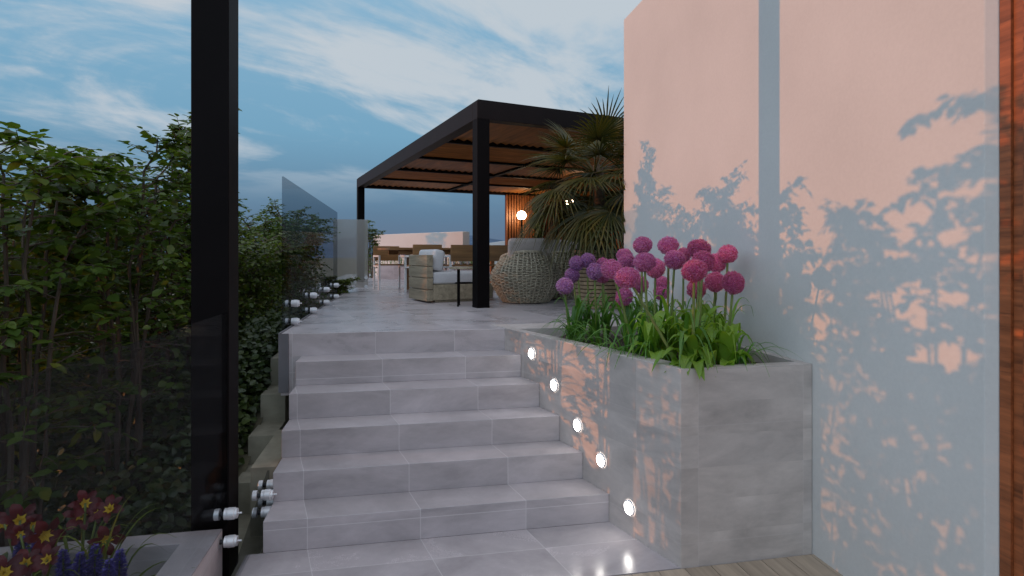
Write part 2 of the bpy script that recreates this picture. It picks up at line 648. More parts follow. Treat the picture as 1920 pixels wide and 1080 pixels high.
# lower landing and timber deck
b = MB()
b.prism([(-0.823, 2.728), (PL_A.x - 0.001, 2.728), (pl_x(V0), V0), (-0.823, V0)], -0.25, 0.0)
tag(b.build('landing', M['tile_floor']), kind='structure')
b = MB()
w = 0.145
x = -0.9
k = 0
rd = random.Random(4)
while x < 3.0:
    y0 = -2.0
    while y0 < 2.722:
        y1 = min(y0 + rd.uniform(0.9, 1.9), 2.722)
        if 2.722 - y1 < 0.5:
            y1 = 2.722
        b.box(x + 0.002, x + w - 0.002, y0 + 0.0015, y1 - 0.0015, -0.03, -0.001 + rd.uniform(-0.0008, 0.0008))
        y0 = y1
    x += w
    k += 1
b.box(-0.9, 3.0, -2.0, 2.722, -0.2, -0.0305)
tag(b.build('timber_deck', M['deck']), kind='structure')

# terrace slab: notch for the planting bed on the left
b = MB()
b.prism([(-0.90, VT), (9.0, VT), (9.0, 19.0), (-1.75, 19.0), (-1.75, 9.98), (-0.90, 9.98)], 0.55, TER)
tag(b.build('terrace', M['tile_terrace'], bevel=0.003), kind='structure')
b = MB()
b.box(-0.84, 0.811, VT + 0.001, VT + 0.4, 0.0, 0.5495)
b.box(0.90, 5.9, 5.42, 5.8, -0.2, 0.5495)
tag(b.build('terrace_footing', M['tile']), kind='structure')
b = MB()
b.box(-0.902, -0.842, VT - 0.012, VT - 0.001, 0.575, TER + 0.002)
b.box(-0.914, -0.902, VT - 0.012, 9.978, 0.575, TER + 0.008)
tag(b.build('terrace_fascia', simple('fascia_tile', (0.17, 0.165, 0.18), 0.5, var=0.15, scale=4)), kind='structure')

# staircase: five solid steps below the terrace edge
st = empty('staircase', (0, V0, 0), 0, 'five grey tiled steps with lamps along the planter, climbing to the terrace', 'stairs')
for i in range(5):
    y0 = V0 + i * TREAD
    z1 = (i + 1) * RISE
    z0 = 0.0 if i == 0 else i * RISE
    b = MB()
    xr0 = pl_x(y0) - 0.002
    xr1 = pl_x(VT) - 0.002
    yb = VT - 0.0005
    b.prism([(-0.738 - 0.003 * i, y0), (xr0, y0), (xr1, yb), (-0.738 - 0.003 * i, yb)], z0, z1)
    b.build('step', M['tile'], st, bevel=0.0025)

# stepped render plinth outside the stair
b = MB()
prof = [(4.08, 0.09), (4.44, 0.29), (4.81, 0.505), (5.16, 0.73)]
for i, (y, z) in enumerate(prof):
    yn = prof[i + 1][0] if i < 3 else 5.6
    b.box(-1.10, -0.916, y, yn, -0.3, z)
b.box(-1.10, -0.80, 3.3, 4.08, -0.5, -0.12)
b.box(-0.916, -0.765, 3.75, VT - 0.014, -0.3, 0.30)
o = b.build('stepped_plinth', M['stone_beige'])
tag(o, 'beige rendered stepped plinth beside the left flank of the stairs', 'plinth')

# ------------------------------------------------------------------ house wall and cladding
h = empty('house', (WALL_U, 1.80, 0), 0, 'smooth white plastered house wall catching pink evening sun', 'house')
b = MB()
b.prism([(WALL_U, 1.80), (2.197, 1.771), (6.5, 1.771), (6.5, 5.41), (WALL_U, 5.41)], -0.2, 3.957)
b.build('wall', M['plaster'], h, bevel=0.004)
b = MB()
b.box(2.232, 6.5, -3.0, 1.768, -0.2, 3.6)
b.build('backing_wall', simple('backing_board', (0.05, 0.02, 0.012), 0.8), h)
b = MB()
y = 1.768
k = 0
rd = random.Random(8)
while y > -3.0:
    ww = 0.041
    d = 0.0 if k % 2 == 0 else 0.012
    b.box(2.1975 + (0.012 if k % 2 else 0.0), 2.2315, y - ww + 0.0012, y, -0.01, 3.5)
    y -= ww
    k += 1
pc = b.build('timber_cladding', M['cladding'], None)
pc.parent = h
pc.data.transform(Matrix.Translation(-Vector((WALL_U, 1.80, 0))))

# ------------------------------------------------------------------ stone planter with step lamps
pl = empty('stone_planter', (PL_A.x, PL_A.y, 0), 0, 'long grey tiled planter of alliums between the stairs and the pink wall', 'planter')
rim = 0.072
yb = 4.50
out = [(PL_A.x, PL_A.y), (WALL_U - 0.003, PL_A.y), (WALL_U - 0.003, VT + 0.25), (pl_x(VT + 0.25), VT + 0.25)]
inn = [(PL_A.x + rim + 0.03, PL_A.y + rim), (WALL_U - 0.05, PL_A.y + rim), (WALL_U - 0.05, yb), (pl_x(yb) + rim, yb)]
b = MB()
v = [(x, y, -0.05) for x, y in out] + [(x, y, TER + 0.006) for x, y in out] + [(x, y, TER + 0.006) for x, y in inn] + [(x, y, 0.75) for x, y in inn]
f = [(0, 3, 2, 1)]
for i in range(4):
    j = (i + 1) % 4
    f += [(i, j, 4 + j, 4 + i), (4 + i, 4 + j, 8 + j, 8 + i), (8 + i, 8 + j, 12 + j, 12 + i)]
f.append((12, 13, 14, 15))
b.add(v, f)
b.build('planter_box', M['tile_planter'], pl, bevel=0.004)
b = MB()
n = 26
for j in range(n + 1):
    for i in range(n + 1):
        fy = j / n
        y = PL_A.y + rim + 0.001 + (yb - PL_A.y - rim - 0.002) * fy
        xa = np.interp(y, [PL_A.y + rim, yb], [PL_A.x + rim + 0.03, pl_x(yb) + rim]) + 0.001
        x = xa + (WALL_U - 0.051 - xa) * i / n
        b.v.append((x, y, 0.955 + 0.02 * math.sin(9 * x + 3 * y) + random.Random(i * 99 + j).uniform(-0.012, 0.012)))
for j in range(n):
    for i in range(n):
        a = j * (n + 1) + i
        b.f.append((a, a + 1, a + n + 2, a + n + 1))
        b.mi.append(0)
b.build('soil', M['soil'], pl)

# lamps set in the planter wall: name them by the step they light
nrm = Vector((-1, SL, 0)).normalized()       # outward normal of the planter's left face
tdir = Vector((SL, 1, 0)).normalized()
lamp_lab = ['round white step lamp beside the lowest step, nearest the floor', 'round white step lamp beside the second step from the floor',
            'round white step lamp beside the middle step', 'round white step lamp beside the fourth step from the floor',
            'round white step lamp beside the topmost step, just under the terrace edge']
lamp0 = None
for (px, py), lab in zip([(1181, 952), (1128, 863), (1084, 797), (1040, 722), (998, 663)], lamp_lab):
    tt = (px - 960) / F
    a = tt * CY + SY
    c = -tt * SY + CY
    d = (PL_A.x - SL * PL_A.y) / (a - SL * c)
    p = W(px, py, d)
    if lamp0 is None:
        e = empty('step_lamp', (0, 0, 0), 0, lab, 'step lamp', 'step lamps in the planter wall')
        q = MB()
        q.lathe([(0.045, 0.0), (0.045, 0.006), (0.042, 0.009), (0.036, 0.009), (0.035, 0.004)], 32, axis='x', cap=False)
        q.build('trim_ring', M['steel'], e, smooth=False, world=False)
        q = MB()
        q.lathe([(0.035, 0.003), (0.034, 0.010), (0.028, 0.015), (0.018, 0.018), (0.006, 0.0195), (0.0005, 0.0196)], 32, axis='x', cap=False)
        q.build('lens', M['step_lamp'], e, smooth=True, world=False)
        lamp0 = e
    else:
        e = copy_tree(lamp0)
        e['label'] = lab
    e.location = p + nrm * 0.0015
    e.rotation_euler = (0, 0, math.atan2(nrm.y, nrm.x))

# ------------------------------------------------------------------ alliums
rng = np.random.default_rng(11)


def floret_head(name, material, seed, n=430):
    """ball of little star florets, unit radius"""
    rr = np.random.default_rng(seed)
    i = np.arange(n) + 0.5
    ph = np.arccos(1 - 2 * i / n)
    th = math.pi * (1 + 5 ** 0.5) * i
    d = np.stack([np.cos(th) * np.sin(ph), np.sin(th) * np.sin(ph), np.cos(ph)], 1)
    d += rr.normal(0, 0.05, d.shape)
    d /= np.linalg.norm(d, axis=1, keepdims=True)
    P, A, N, L, Wd = [], [], [], [], []
    for k in range(n):
        c = d[k] * rr.uniform(0.66, 0.86)
        u = np.cross(d[k], [0.3, 0.5, 0.8])
        u /= np.linalg.norm(u)
        w_ = np.cross(d[k], u)
        a0 = rr.uniform(0, 6.28)
        for s_ in range(5):
            an = a0 + s_ * math.pi * 0.4
            r_ = u * math.cos(an) + w_ * math.sin(an)
            P.append(c)
            A.append(r_ * 0.7 + d[k] * rr.uniform(0.6, 1.3))
            N.append(d[k] - r_ * 0.5)
            L.append(rr.uniform(0.17, 0.29))
            Wd.append(0.055)
    o = leaves_object(name, P, A, N, L, Wd, material)
    core = MB()
    prof = [(max(0.001, 0.68 * math.sin(math.pi * q / 12)), -0.68 * math.cos(math.pi * q / 12)) for q in range(13)]
    core.lathe(prof, 20, cap=False)
    nv = len(o.data.vertices)
    me = core.mesh('core', material, True)
    import bmesh
    bm = bmesh.new()
    bm.from_mesh(o.data)
    bm.from_mesh(me)
    bm.to_mesh(o.data)
    bm.free()
    bpy.data.meshes.remove(me)
    me = o.data
    bpy.data.objects.remove(o)
    return me


heads = {(c, s): floret_head('flower_head', M[c], s) for c in ('violet', 'orchid', 'magenta') for s in (1, 2)}


def strap(mb, base, az, length, rise, width, droop=1.0, mi=0, seg=9, broad=False, twist=0.0):
    """one arching leaf blade with a channelled middle"""
    base = Vector(base)
    d = Vector((math.cos(az), math.sin(az), 0))
    sd = Vector((-math.sin(az), math.cos(az), 0))
    vs, fs = [], []
    for i in range(seg + 1):
        s = i / seg
        r_ = length * (s * (0.75 + 0.25 * s))
        z = rise * (2.1 * s - (1.1 + droop * 0.9) * s * s)
        if broad:
            w_ = width * math.sin(math.pi * min(1, (0.12 + 0.88 * s)) ** 0.85) ** 0.8
        else:
            w_ = width * (0.55 + 0.9 * s * (1 - s)) * (1 - s ** 3)
        if i == seg:
            w_ = 0.001
        c = base + d * r_ + Vector((0, 0, z)) + sd * twist * s * s
        vs += [c - sd * w_ + Vector((0, 0, w_ * 0.45)), c, c + sd * w_ + Vector((0, 0, w_ * 0.45))]
    for i in range(seg):
        a = i * 3
        fs += [(a, a + 1, a + 4, a + 3), (a + 1, a + 2, a + 5, a + 4)]
    mb.add(vs, fs, mi)


ALL = [(1059, 536, 15, 15), (1073, 516, 13, 13), (1081, 494, 13, 13.5), (1102, 488.5, 13.5, 13), (1115, 509, 14.5, 15),
       (1130, 496, 12, 12), (1130, 517, 13, 13), (1147, 504.6, 19, 17), (1171, 480, 14.5, 13), (1175, 491.5, 16, 14.5),
       (1176.5, 520.6, 22, 18.5), (1205, 459.4, 16.5, 15), (1208.5, 491.5, 19.5, 17), (1229, 503, 17, 17), (1170.6, 556, 15, 16.5),
       (1201, 533.7, 14, 15), (1241, 530, 13, 11), (1240, 547, 13.5, 15), (1253, 460, 18, 15.5), (1265.4, 487, 18.5, 17),
       (1281.5, 478, 13, 13), (1310.6, 466.7, 20, 17), (1302, 507.5, 22, 20), (1318, 490, 19.5, 19.5), (1306, 542, 16.5, 17),
       (1344, 493, 16, 17.5), (1341, 528.5, 17.5, 17.5), (1364.6, 476, 16.5, 16), (1375, 530, 18.5, 20.5)]
ORD = ['first', 'second', 'third', 'fourth', 'fifth', 'sixth', 'seventh', 'eighth', 'ninth', 'tenth', 'eleventh', 'twelfth', 'thirteenth',
       'fourteenth', 'fifteenth', 'sixteenth', 'seventeenth', 'eighteenth', 'nineteenth', 'twentieth', 'twenty-first', 'twenty-second',
       'twenty-third', 'twenty-fourth', 'twenty-fifth', 'twenty-sixth', 'twenty-seventh', 'twenty-eighth', 'twenty-ninth']
ALL.sort(key=lambda a: a[0])
special = {1059: 'violet allium ball leaning out leftmost over the planter', 1375: 'big magenta allium ball, rightmost and in front of the wall shadow',
           1302: 'largest allium ball, front and centre right, violet shaded below', 1205: 'pink allium ball standing tallest, its top level with the wall bend of shadow',
           1170.6: 'low pink allium ball hanging in front of the slatted palm pot', 1364.6: 'tall rosy allium ball at the upper right, behind the rightmost one',
           1176.5: 'wide flattened pink allium ball in front, left of the centre'}
special.pop(1205)
rd = random.Random(21)
for i, (px, py, rx, rz) in enumerate(ALL):
    r_px = (rx + rz) / 2
    d = min(max(0.0575 * F / r_px, 2.95), 4.35)
    p = W(px, py, d)
    # keep the plant inside the planter bed
    hx, hy = p.x, p.y
    yb_ = min(max(hy + rd.uniform(-0.03, 0.05), PL_A.y + rim + 0.06), yb - 0.06)
    x0 = np.interp(yb_, [PL_A.y + rim, yb], [PL_A.x + rim + 0.03, pl_x(yb) + rim]) + 0.06
    x1 = WALL_U - 0.12
    if hx > x1 - 0.02:
        # slide the whole plant towards the camera along its line of sight
        s = (x1 - 0.02 - 0.0) / hx
        d *= s
        p = W(px, py, d)
        hx, hy = p.x, p.y
        yb_ = min(max(hy, PL_A.y + rim + 0.06), yb - 0.06)
        x0 = np.interp(yb_, [PL_A.y + rim, yb], [PL_A.x + rim + 0.03, pl_x(yb) + rim]) + 0.06
    lean = 0.05 * (1225 - px) / 170.0
    bx = min(max(hx + lean, x0), x1)
    base = Vector((bx, yb_, 0.945))
    tone = 'violet' if px < 1120 else ('orchid' if px < 1270 else 'magenta')
    lab = special.get(px, '%s allium ball on a green stalk, %s from the left in the planter' % ({'violet': 'violet', 'orchid': 'orchid pink', 'magenta': 'rose pink'}[tone], ORD[i]))
    e = empty('allium', base, 0, lab, 'flower', 'alliums in the stone planter')
    rad = r_px * d / F
    ho = bpy.data.objects.new('flower_head', heads[(tone, 1 + i % 2)])
    S.collection.objects.link(ho)
    ho.parent = e
    ho.location = p - base
    ho.scale = (rad * rx / r_px * 1.12, rad * rx / r_px * 1.12, rad * rz / r_px * 1.12)
    ho.rotation_euler = (rd.uniform(-0.4, 0.4), rd.uniform(-0.4, 0.4), rd.uniform(0, 6.28))
    q = MB()
    pts = []
    mid = (base + p) / 2 + Vector((rd.uniform(-0.02, 0.02), rd.uniform(-0.02, 0.02), 0))
    for s in np.linspace(0, 1, 9):
        pts.append((1 - s) ** 2 * base + 2 * s * (1 - s) * mid + s * s * p)
    q.tube(pts, [0.0095 - 0.003 * s for s in np.linspace(0, 1, 9)], 7)
    q.build('stem', M['stem'], e, smooth=True)
    q = MB()
    front = px > 1180 and d < 3.7
    for k in range(13 if front else 8):
        az = rd.uniform(0, 6.28)
        if front and k % 2 == 0:
            L_ = rd.uniform(0.12, 0.20)
            rs = rd.uniform(0.20, 0.40)
            strap(q, base + Vector((rd.uniform(-.02, .02), rd.uniform(-.02, .02), 0)), az, L_, rs, rd.uniform(0.028, 0.044), rd.uniform(0.1, 0.8), broad=True)
        else:
            strap(q, base, az, rd.uniform(0.12, 0.27), rd.uniform(0.28, 0.52), rd.uniform(0.011, 0.020), rd.uniform(0.2, 1.0), twist=rd.uniform(-.06, .06))
    # leaves stop at the wall
    q.v = [(min(v_[0], WALL_U - 0.012), v_[1], v_[2]) for v_ in q.v]
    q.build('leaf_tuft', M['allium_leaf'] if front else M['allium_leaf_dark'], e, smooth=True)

# low broad-leaved plants along the front rim and grassy clumps on the left
for i, (px, py, d, az0, n, nb, lab) in enumerate([
        (1172, 660, 3.32, 3.3, 5, 1, 'low broad-leaved plant hanging over the left rim of the planter'),
        (1250, 668, 3.10, 4.3, 6, 1, 'low bright green plant at the front left corner of the planter'),
        (1290, 668, 3.05, 4.4, 7, 1, 'low bright green plant in the middle of the planter front rim'),
        (1330, 664, 3.02, 4.6, 7, 1, 'low bright green plant right of the middle at the front rim'),
        (1385, 655, 3.05, 5.6, 6, 1, 'spreading low plant at the right end of the planter'),
        (1080, 624, 4.05, 3.0, 22, 0, 'dark grassy clump at the left end of the planter'),
        (1125, 636, 3.80, 3.2, 22, 0, 'dark grassy clump arching over the left rim of the planter'),
        (1165, 650, 3.55, 3.4, 18, 0, 'grassy clump in front of the slatted palm pot'),
        (1225, 640, 3.4, 3.8, 14, 0, 'grassy clump amid the middle stalks of the planter'),
        (1390, 630, 3.15, 5.9, 12, 0, 'thin grassy clump leaning toward the pink wall')]):
    p = W(px, py, d)
    p.z = 0.95
    y_ = min(max(p.y, PL_A.y + rim + 0.04), yb - 0.05)
    x0 = np.interp(y_, [PL_A.y + rim, yb], [PL_A.x + rim + 0.03, pl_x(yb) + rim]) + 0.04
    p.x = min(max(p.x, x0), WALL_U - 0.16)
    p.y = y_
    e = empty('broad_leaf_plant' if nb else 'grass_clump', p, 0, lab, 'plant', 'foliage plants in the stone planter')
    q = MB()
    for k in range(n):
        az = az0 + rd.gauss(0, 0.9 if nb else 1.1)
        o_ = Vector((rd.uniform(-.05, .05), rd.uniform(-.04, .04), 0))
        if nb:
            strap(q, p + o_ * 0.9, az, rd.uniform(0.09, 0.17), rd.uniform(0.11, 0.24), rd.uniform(0.030, 0.046), rd.uniform(0.7, 1.1), broad=True)
        else:
            strap(q, p + o_, az, rd.uniform(0.16, 0.34), rd.uniform(0.16, 0.34), rd.uniform(0.006, 0.011), rd.uniform(0.5, 1.1), twist=rd.uniform(-.1, .1))
    q.v = [(min(v_[0], WALL_U - 0.012), v_[1], max(v_[2], 0.9)) for v_ in q.v]
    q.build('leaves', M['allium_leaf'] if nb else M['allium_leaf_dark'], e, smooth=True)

# ------------------------------------------------------------------ near black post
b = MB()
b.box(-1.092, -0.906, 3.27, 3.456, -0.4, 5.2)
b.build('post_shaft', M['black_metal'], tp := empty('tall_post', (-1.0, 3.363, -0.4), 0, 'tall square black metal post rising beside the flower box', 'post'), bevel=0.004)
b = MB()
b.box(-1.13, -0.95, 3.24, 3.50, 5.2, 5.34)
b.box(-1.05, -0.95, -1.0, 3.24, 5.2, 5.34)
b.build('top_beam', M['black_metal'], tp)

# ------------------------------------------------------------------ glass balustrades


def standoff(parent, x, y, z, axis='x'):
    q = MB()
    q.lathe([(0.0285, 0.012), (0.0285, 0.026), (0.026, 0.028)], 24, axis='x')
    q.lathe([(0.030, 0.028), (0.0305, 0.030), (0.0305, 0.060), (0.026, 0.064), (0.0255, 0.074), (0.010, 0.0745)], 24, axis='x')
    q.lathe([(0.005, 0.0746), (0.005, 0.094)], 10, axis='x')
    q.lathe([(0.027, -0.036), (0.0285, -0.034), (0.0285, -0.0115)], 24, axis='x')
    q.lathe([(0.012, -0.011), (0.012, 0.0115)], 12, axis='x', mi=1)
    if axis == 'y':
        q.v = [(-v_[1], v_[0], v_[2]) for v_ in q.v]
    q.v = [(v_[0] + x, v_[1] + y, v_[2] + z) for v_ in q.v]
    return q.build('standoff', [M['steel'], M['rubber']], parent, smooth=False)


GX = -0.918
e = empty('glass_balustrade', (GX, 2.2, 0.17), 0, 'large smoky glass panel in front of the tall black post', 'glass panel', 'glass balustrade panels')
b = MB()
b.box(GX - 0.006, GX + 0.006, 0.9, 3.262, 0.19, 1.298)
b.build('pane', M['glass'], e)
standoff(e, GX, 3.20, 0.262)
standoff(e, GX, 3.20, 0.118)
GT = -0.925
e = empty('glass_balustrade', (GT, 6.6, TER), 0, 'dark glass panel running along the left edge of the terrace', 'glass panel', 'glass balustrade panels')
b = MB()
b.box(GT - 0.006, GT + 0.006, 4.76, 8.55, 0.93, 2.225)
b.build('pane', M['glass_dark'], e)
for y in (5.06, 6.06, 7.07, 8.08):
    for z in (1.203, 1.052):
        standoff(e, GT, y, z)
e = empty('glass_balustrade', (-0.85, 9.95, TER), 0, 'pale glass panel standing across the far left end of the terrace', 'glass panel', 'glass balustrade panels')
pa = W(637, 480, 10.15)
pb = W(697, 480, 10.15)
yy = 9.90
b = MB()
b.box(-1.13, -0.57, yy - 0.006, yy + 0.006, 1.07, 2.21)
b.build('pane', M['glass_sky_sheen'], e)
for x in (-0.80, -0.60):
    for z in (1.24, 1.09):
        standoff(e, x, yy, z, 'y')
e = empty('glass_balustrade', (-0.80, 3.9, 0), 0, 'low glass panel beside the bottom steps with paired steel standoffs', 'glass panel', 'glass balustrade panels')
b = MB()
b.add([(-0.812, 2.85, -0.22), (-0.812, 3.72, -0.22), (-0.812, 3.72, 0.29), (-0.812, 2.85, 0.02),
       (-0.800, 2.85, -0.22), (-0.800, 3.72, -0.22), (-0.800, 3.72, 0.29), (-0.800, 2.85, 0.02)],
      [(0, 3, 2, 1), (4, 5, 6, 7), (0, 1, 5, 4), (1, 2, 6, 5), (2, 3, 7, 6), (3, 0, 4, 7)])
b.build('pane', M['glass'], e)
for y, z in ((3.64, 0.232), (3.50, 0.228), (3.64, 0.128), (3.50, 0.130)):
    standoff(e, -0.806, y, z)

# ------------------------------------------------------------------ pergola
RB = R(14.65)
P0 = W(895, 578, 6.43)
P0.z = TER
PW, PLN, PH = 6.2, 7.31, 2.332
pg = empty('pergola', P0, RB, 'black steel pergola with slatted wooden ceiling over the lounge', 'pergola')
for x, y in ((0, 0), (0, PLN - 0.15), (PW - 0.15, 0), (PW - 0.15, PLN - 0.15)):
    b = MB()
    b.box(x, x + 0.15, y, y + 0.15, 0, PH - 0.20)
    b.build('post', M['black_metal'], pg, bevel=0.003, world=False)
for args in ((0, PW, 0, 0.15), (0, PW, PLN - 0.15, PLN), (0, 0.15, 0.15, PLN - 0.15), (PW - 0.15, PW, 0.15, PLN - 0.15)):
    b = MB()
    b.box(*args, PH - 0.20 + 0.0005, PH)
    b.build('beam', M['brown_black_metal'], pg, bevel=0.003, world=False)
nr, nc = 5, 3
xs = [0.15 + (PW - 0.30) * i / nc for i in range(nc + 1)]
ys = [0.15 + (PLN - 0.30) * j / nr for j in range(nr + 1)]
for j in range(1, nr):
    b = MB()
    b.box(0.15, PW - 0.15, ys[j] - 0.035, ys[j] + 0.035, PH - 0.185, PH - 0.06)
    b.build('cross_bar', M['black_metal'], pg, world=False)
for i in range(1, nc):
    for j in range(nr):
        if j == 0:
            b = MB()
        b.box(xs[i] - 0.04, xs[i] + 0.04, ys[j] + (0.035 if j else 0), ys[j + 1] - (0.035 if j < nr - 1 else 0), PH - 0.19, PH - 0.06)
    b.build('long_bar', M['black_metal'], pg, world=False)
for i in range(nc):
    for j in range(nr):
        b = MB()
        x0, x1 = xs[i] + (0.04 if i else 0.0), xs[i + 1] - (0.04 if i < nc - 1 else 0)
        y0, y1 = ys[j] + (0.035 if j else 0.0), ys[j + 1] - (0.035 if j < nr - 1 else 0)
        zc = PH - 0.115
        along_y = (i + j) % 2 == 0 if j % 2 == 0 else False
        along_y = (j % 2 == 0)
        if along_y:
            n_ = int((x1 - x0) / 0.125)
            for k in range(n_):
                c = x0 + (k + 0.5) * (x1 - x0) / n_
                b.obox((c, (y0 + y1) / 2, zc), (0.066, 0, -0.026), (0, (y1 - y0) / 2 - 0.002, 0), (0.003, 0, 0.009))
        else:
            n_ = int((y1 - y0) / 0.11)
            for k in range(n_):
                c = y0 + (k + 0.5) * (y1 - y0) / n_
                b.obox(((x0 + x1) / 2, c, zc), ((x1 - x0) / 2 - 0.002, 0, 0), (0, 0.056, -0.024), (0, 0.003, 0.009))
        b.build('ceiling_panel', M['ceiling_wood_long'] if along_y else M['ceiling_wood'], pg, world=False)
b = MB()
b.box(0.02, PW - 0.02, 0.02, PLN - 0.02, PH + 0.002, PH + 0.02)
b.build('roof_sheet', M['black_metal'], pg, world=False)
b = MB()
for k in range(int((PW - 0.16 - 3.66) / 0.075)):
    x = 3.66 + k * 0.075
    b.box(x, x + 0.045, PLN - 0.20, PLN - 0.152, 0.0, PH - 0.2)
b.box(3.66, PW - 0.15, PLN - 0.149, PLN - 0.11, 0.0, PH - 0.2, 1)
b.build('slat_wall', [M['wall_slat'], simple('slat_backing', (0.045, 0.018, 0.010), 0.8)], pg, world=False)
b = MB()
for k in range(58):
    y = 2.6 + k * 0.075
    b.box(PW - 0.20, PW - 0.152, y, y + 0.045, 0.0, PH - 0.2)
b.box(PW - 0.149, PW - 0.11, 2.6, PLN - 0.2, 0.0, PH - 0.2, 1)
b.build('slat_wall', [M['wall_slat'], M['black_metal']], pg, world=False)


def globe_lamp(p_center, floor, label):
    e = empty('globe_lamp', (p_center.x, p_center.y, floor), 0, label, 'lamp')
    q = MB()
    q.tube([(p_center.x, p_center.y, floor), (p_center.x, p_center.y, p_center.z - 0.10)], 0.028, 12)
    q.lathe([(0.11, 0.0), (0.11, 0.012), (0.03, 0.02)], 24, (p_center.x, p_center.y, floor))
    q.lathe([(0.028, -0.13), (0.055, -0.10), (0.058, -0.085)], 20, p_center)
    q.build('lamp_post', M['black_metal'], e, smooth=False)
    q = MB()
    q.lathe([(max(0.0005, 0.113 * math.sin(math.pi * k / 16)), -0.113 * math.cos(math.pi * k / 16)) for k in range(17)], 28, p_center, cap=False)
    q.build('glass_globe', M['globe'], e, smooth=True)
    return e


globe_lamp(W(978, 404, 14.25), TER, 'glowing white globe on a thin dark post before the slatted wall')
# small ceiling spots of the lounge: two of them glint through the palm
e = empty('spot_lamp', W(1071, 386, 11.5), 0, 'small twin spot lamp glinting through the palm fronds', 'lamp')
p = Vector(e.location)
q = MB()
for dx in (-0.055, 0.055):
    q.obox((p.x + dx, p.y, p.z), (0.017, 0, 0.03), (0, 0.02, 0), (-0.05, 0, 0.085))
q.build('lens', M['spot_lens'], e)
q = MB()
q.box(p.x - 0.12, p.x + 0.12, p.y + 0.022, p.y + 0.05, p.z - 0.13, p.z + 0.13)
q.tube([(p.x, p.y + 0.036, p.z - 0.13), (p.x, p.y + 0.036, TER)], 0.02, 8)
q.build('lamp_body', M['black_metal'], e)

# dark climber on the slatted wall
pw = P0 + Matrix.Rotation(RB, 3, 'Z') @ Vector((4.52, PLN - 0.26, 0))


def rot_b(x, y, z=0.0):
    return P0 + Matrix.Rotation(RB, 3, 'Z') @ Vector((x, y, z))


e = empty('climbing_plant', rot_b(4.55, PLN - 0.24), RB, 'dark climbing plant growing up the slatted wall beside the globe lamp', 'plant')
Pn, An, Nn, Ln, Wn = [], [], [], [], []
for k in range(900):
    z = rng.uniform(0, 2.05)
    x = 4.55 + rng.normal(0, 0.07)
    pp = rot_b(x, PLN - 0.215 - abs(rng.normal(0, 0.025)), z)
    Pn.append(pp[:])
    An.append((rng.normal(0, 0.6), rng.normal(-0.2, 0.3), -0.7))
    Nn.append((rng.normal(0, 0.4), -1, 0.3))
    Ln.append(rng.uniform(0.05, 0.09))
    Wn.append(0.05)
leaves_object('leaves', Pn, An, Nn, Ln, Wn, M['leaf_c'], e)
q = MB()
q.tube([rot_b(4.55, PLN - 0.215, 0), rot_b(4.53, PLN - 0.215, 0.8), rot_b(4.58, PLN - 0.215, 1.4), rot_b(4.55, PLN - 0.215, 2.0)], 0.008, 6)
q.build('stem', M['twig'], e)

# ------------------------------------------------------------------ lounge furniture
lc = W(800, 568.5, 7.12)
lc.z = TER
e = empty('lounge_chair', lc, RB + R(3), 'low box lounge chair of weathered wood with pale cushions', 'chair')
b = MB()
for k in range(4):
    b.box(0.0, 0.085, 0.0, 0.70, 0.02 + k * 0.147, 0.02 + k * 0.147 + 0.139)
b.box(0.03, 0.06, 0.03, 0.67, 0.02, 0.58)
b.build('back_panel', M['grey_wood'], e, bevel=0.006, world=False)
b = MB()
b.box(0.087, 0.92, 0.0, 0.70, 0.03, 0.225)
b.box(0.12, 0.88, 0.03, 0.67, 0.0, 0.0295)
b.build('seat_base', M['grey_wood'], e, bevel=0.006, world=False)
b = MB()
b.box(0.089, 0.90, 0.01, 0.69, 0.227, 0.385)
b.build('seat_cushion', M['cushion'], e, bevel=0.035, segs=4, smooth=True, world=False)
b = MB()
b.obox((0.185, 0.36, 0.53), (0.075, 0, -0.015), (0, 0.31, 0), (0.02, 0, 0.135))
b.build('back_cushion', M['cushion'], e, bevel=0.045, segs=4, smooth=True, world=False)

# side table
tp_ = W(874, 573, 6.74)
tp_.z = TER
e = empty('side_table', tp_, RB, 'small round side table with thin black legs behind the front pergola post', 'table')
b = MB()
b.lathe([(0.195, 0.435), (0.20, 0.438), (0.20, 0.455), (0.196, 0.458)], 40)
b.build('table_top', M['grey_wood'], e, world=False)
for a in (200, 290, 20, 110):
    b = MB()
    ca, sa = math.cos(R(a)), math.sin(R(a))
    b.tube([(0.125 * ca, 0.125 * sa, 0.0), (0.125 * ca, 0.125 * sa, 0.434)], 0.010, 10)
    b.lathe([(0.014, 0), (0.014, 0.012)], 10, (0.125 * ca, 0.125 * sa, 0))
    b.build('leg', M['black_metal'], e, world=False)
b = MB()
b.tube([(0.125 * math.cos(a), 0.125 * math.sin(a), 0.27) for a in np.linspace(0, 2 * math.pi, 28, endpoint=False)], 0.006, 8, closed=True)
b.build('stretcher_ring', M['black_metal'], e, world=False)


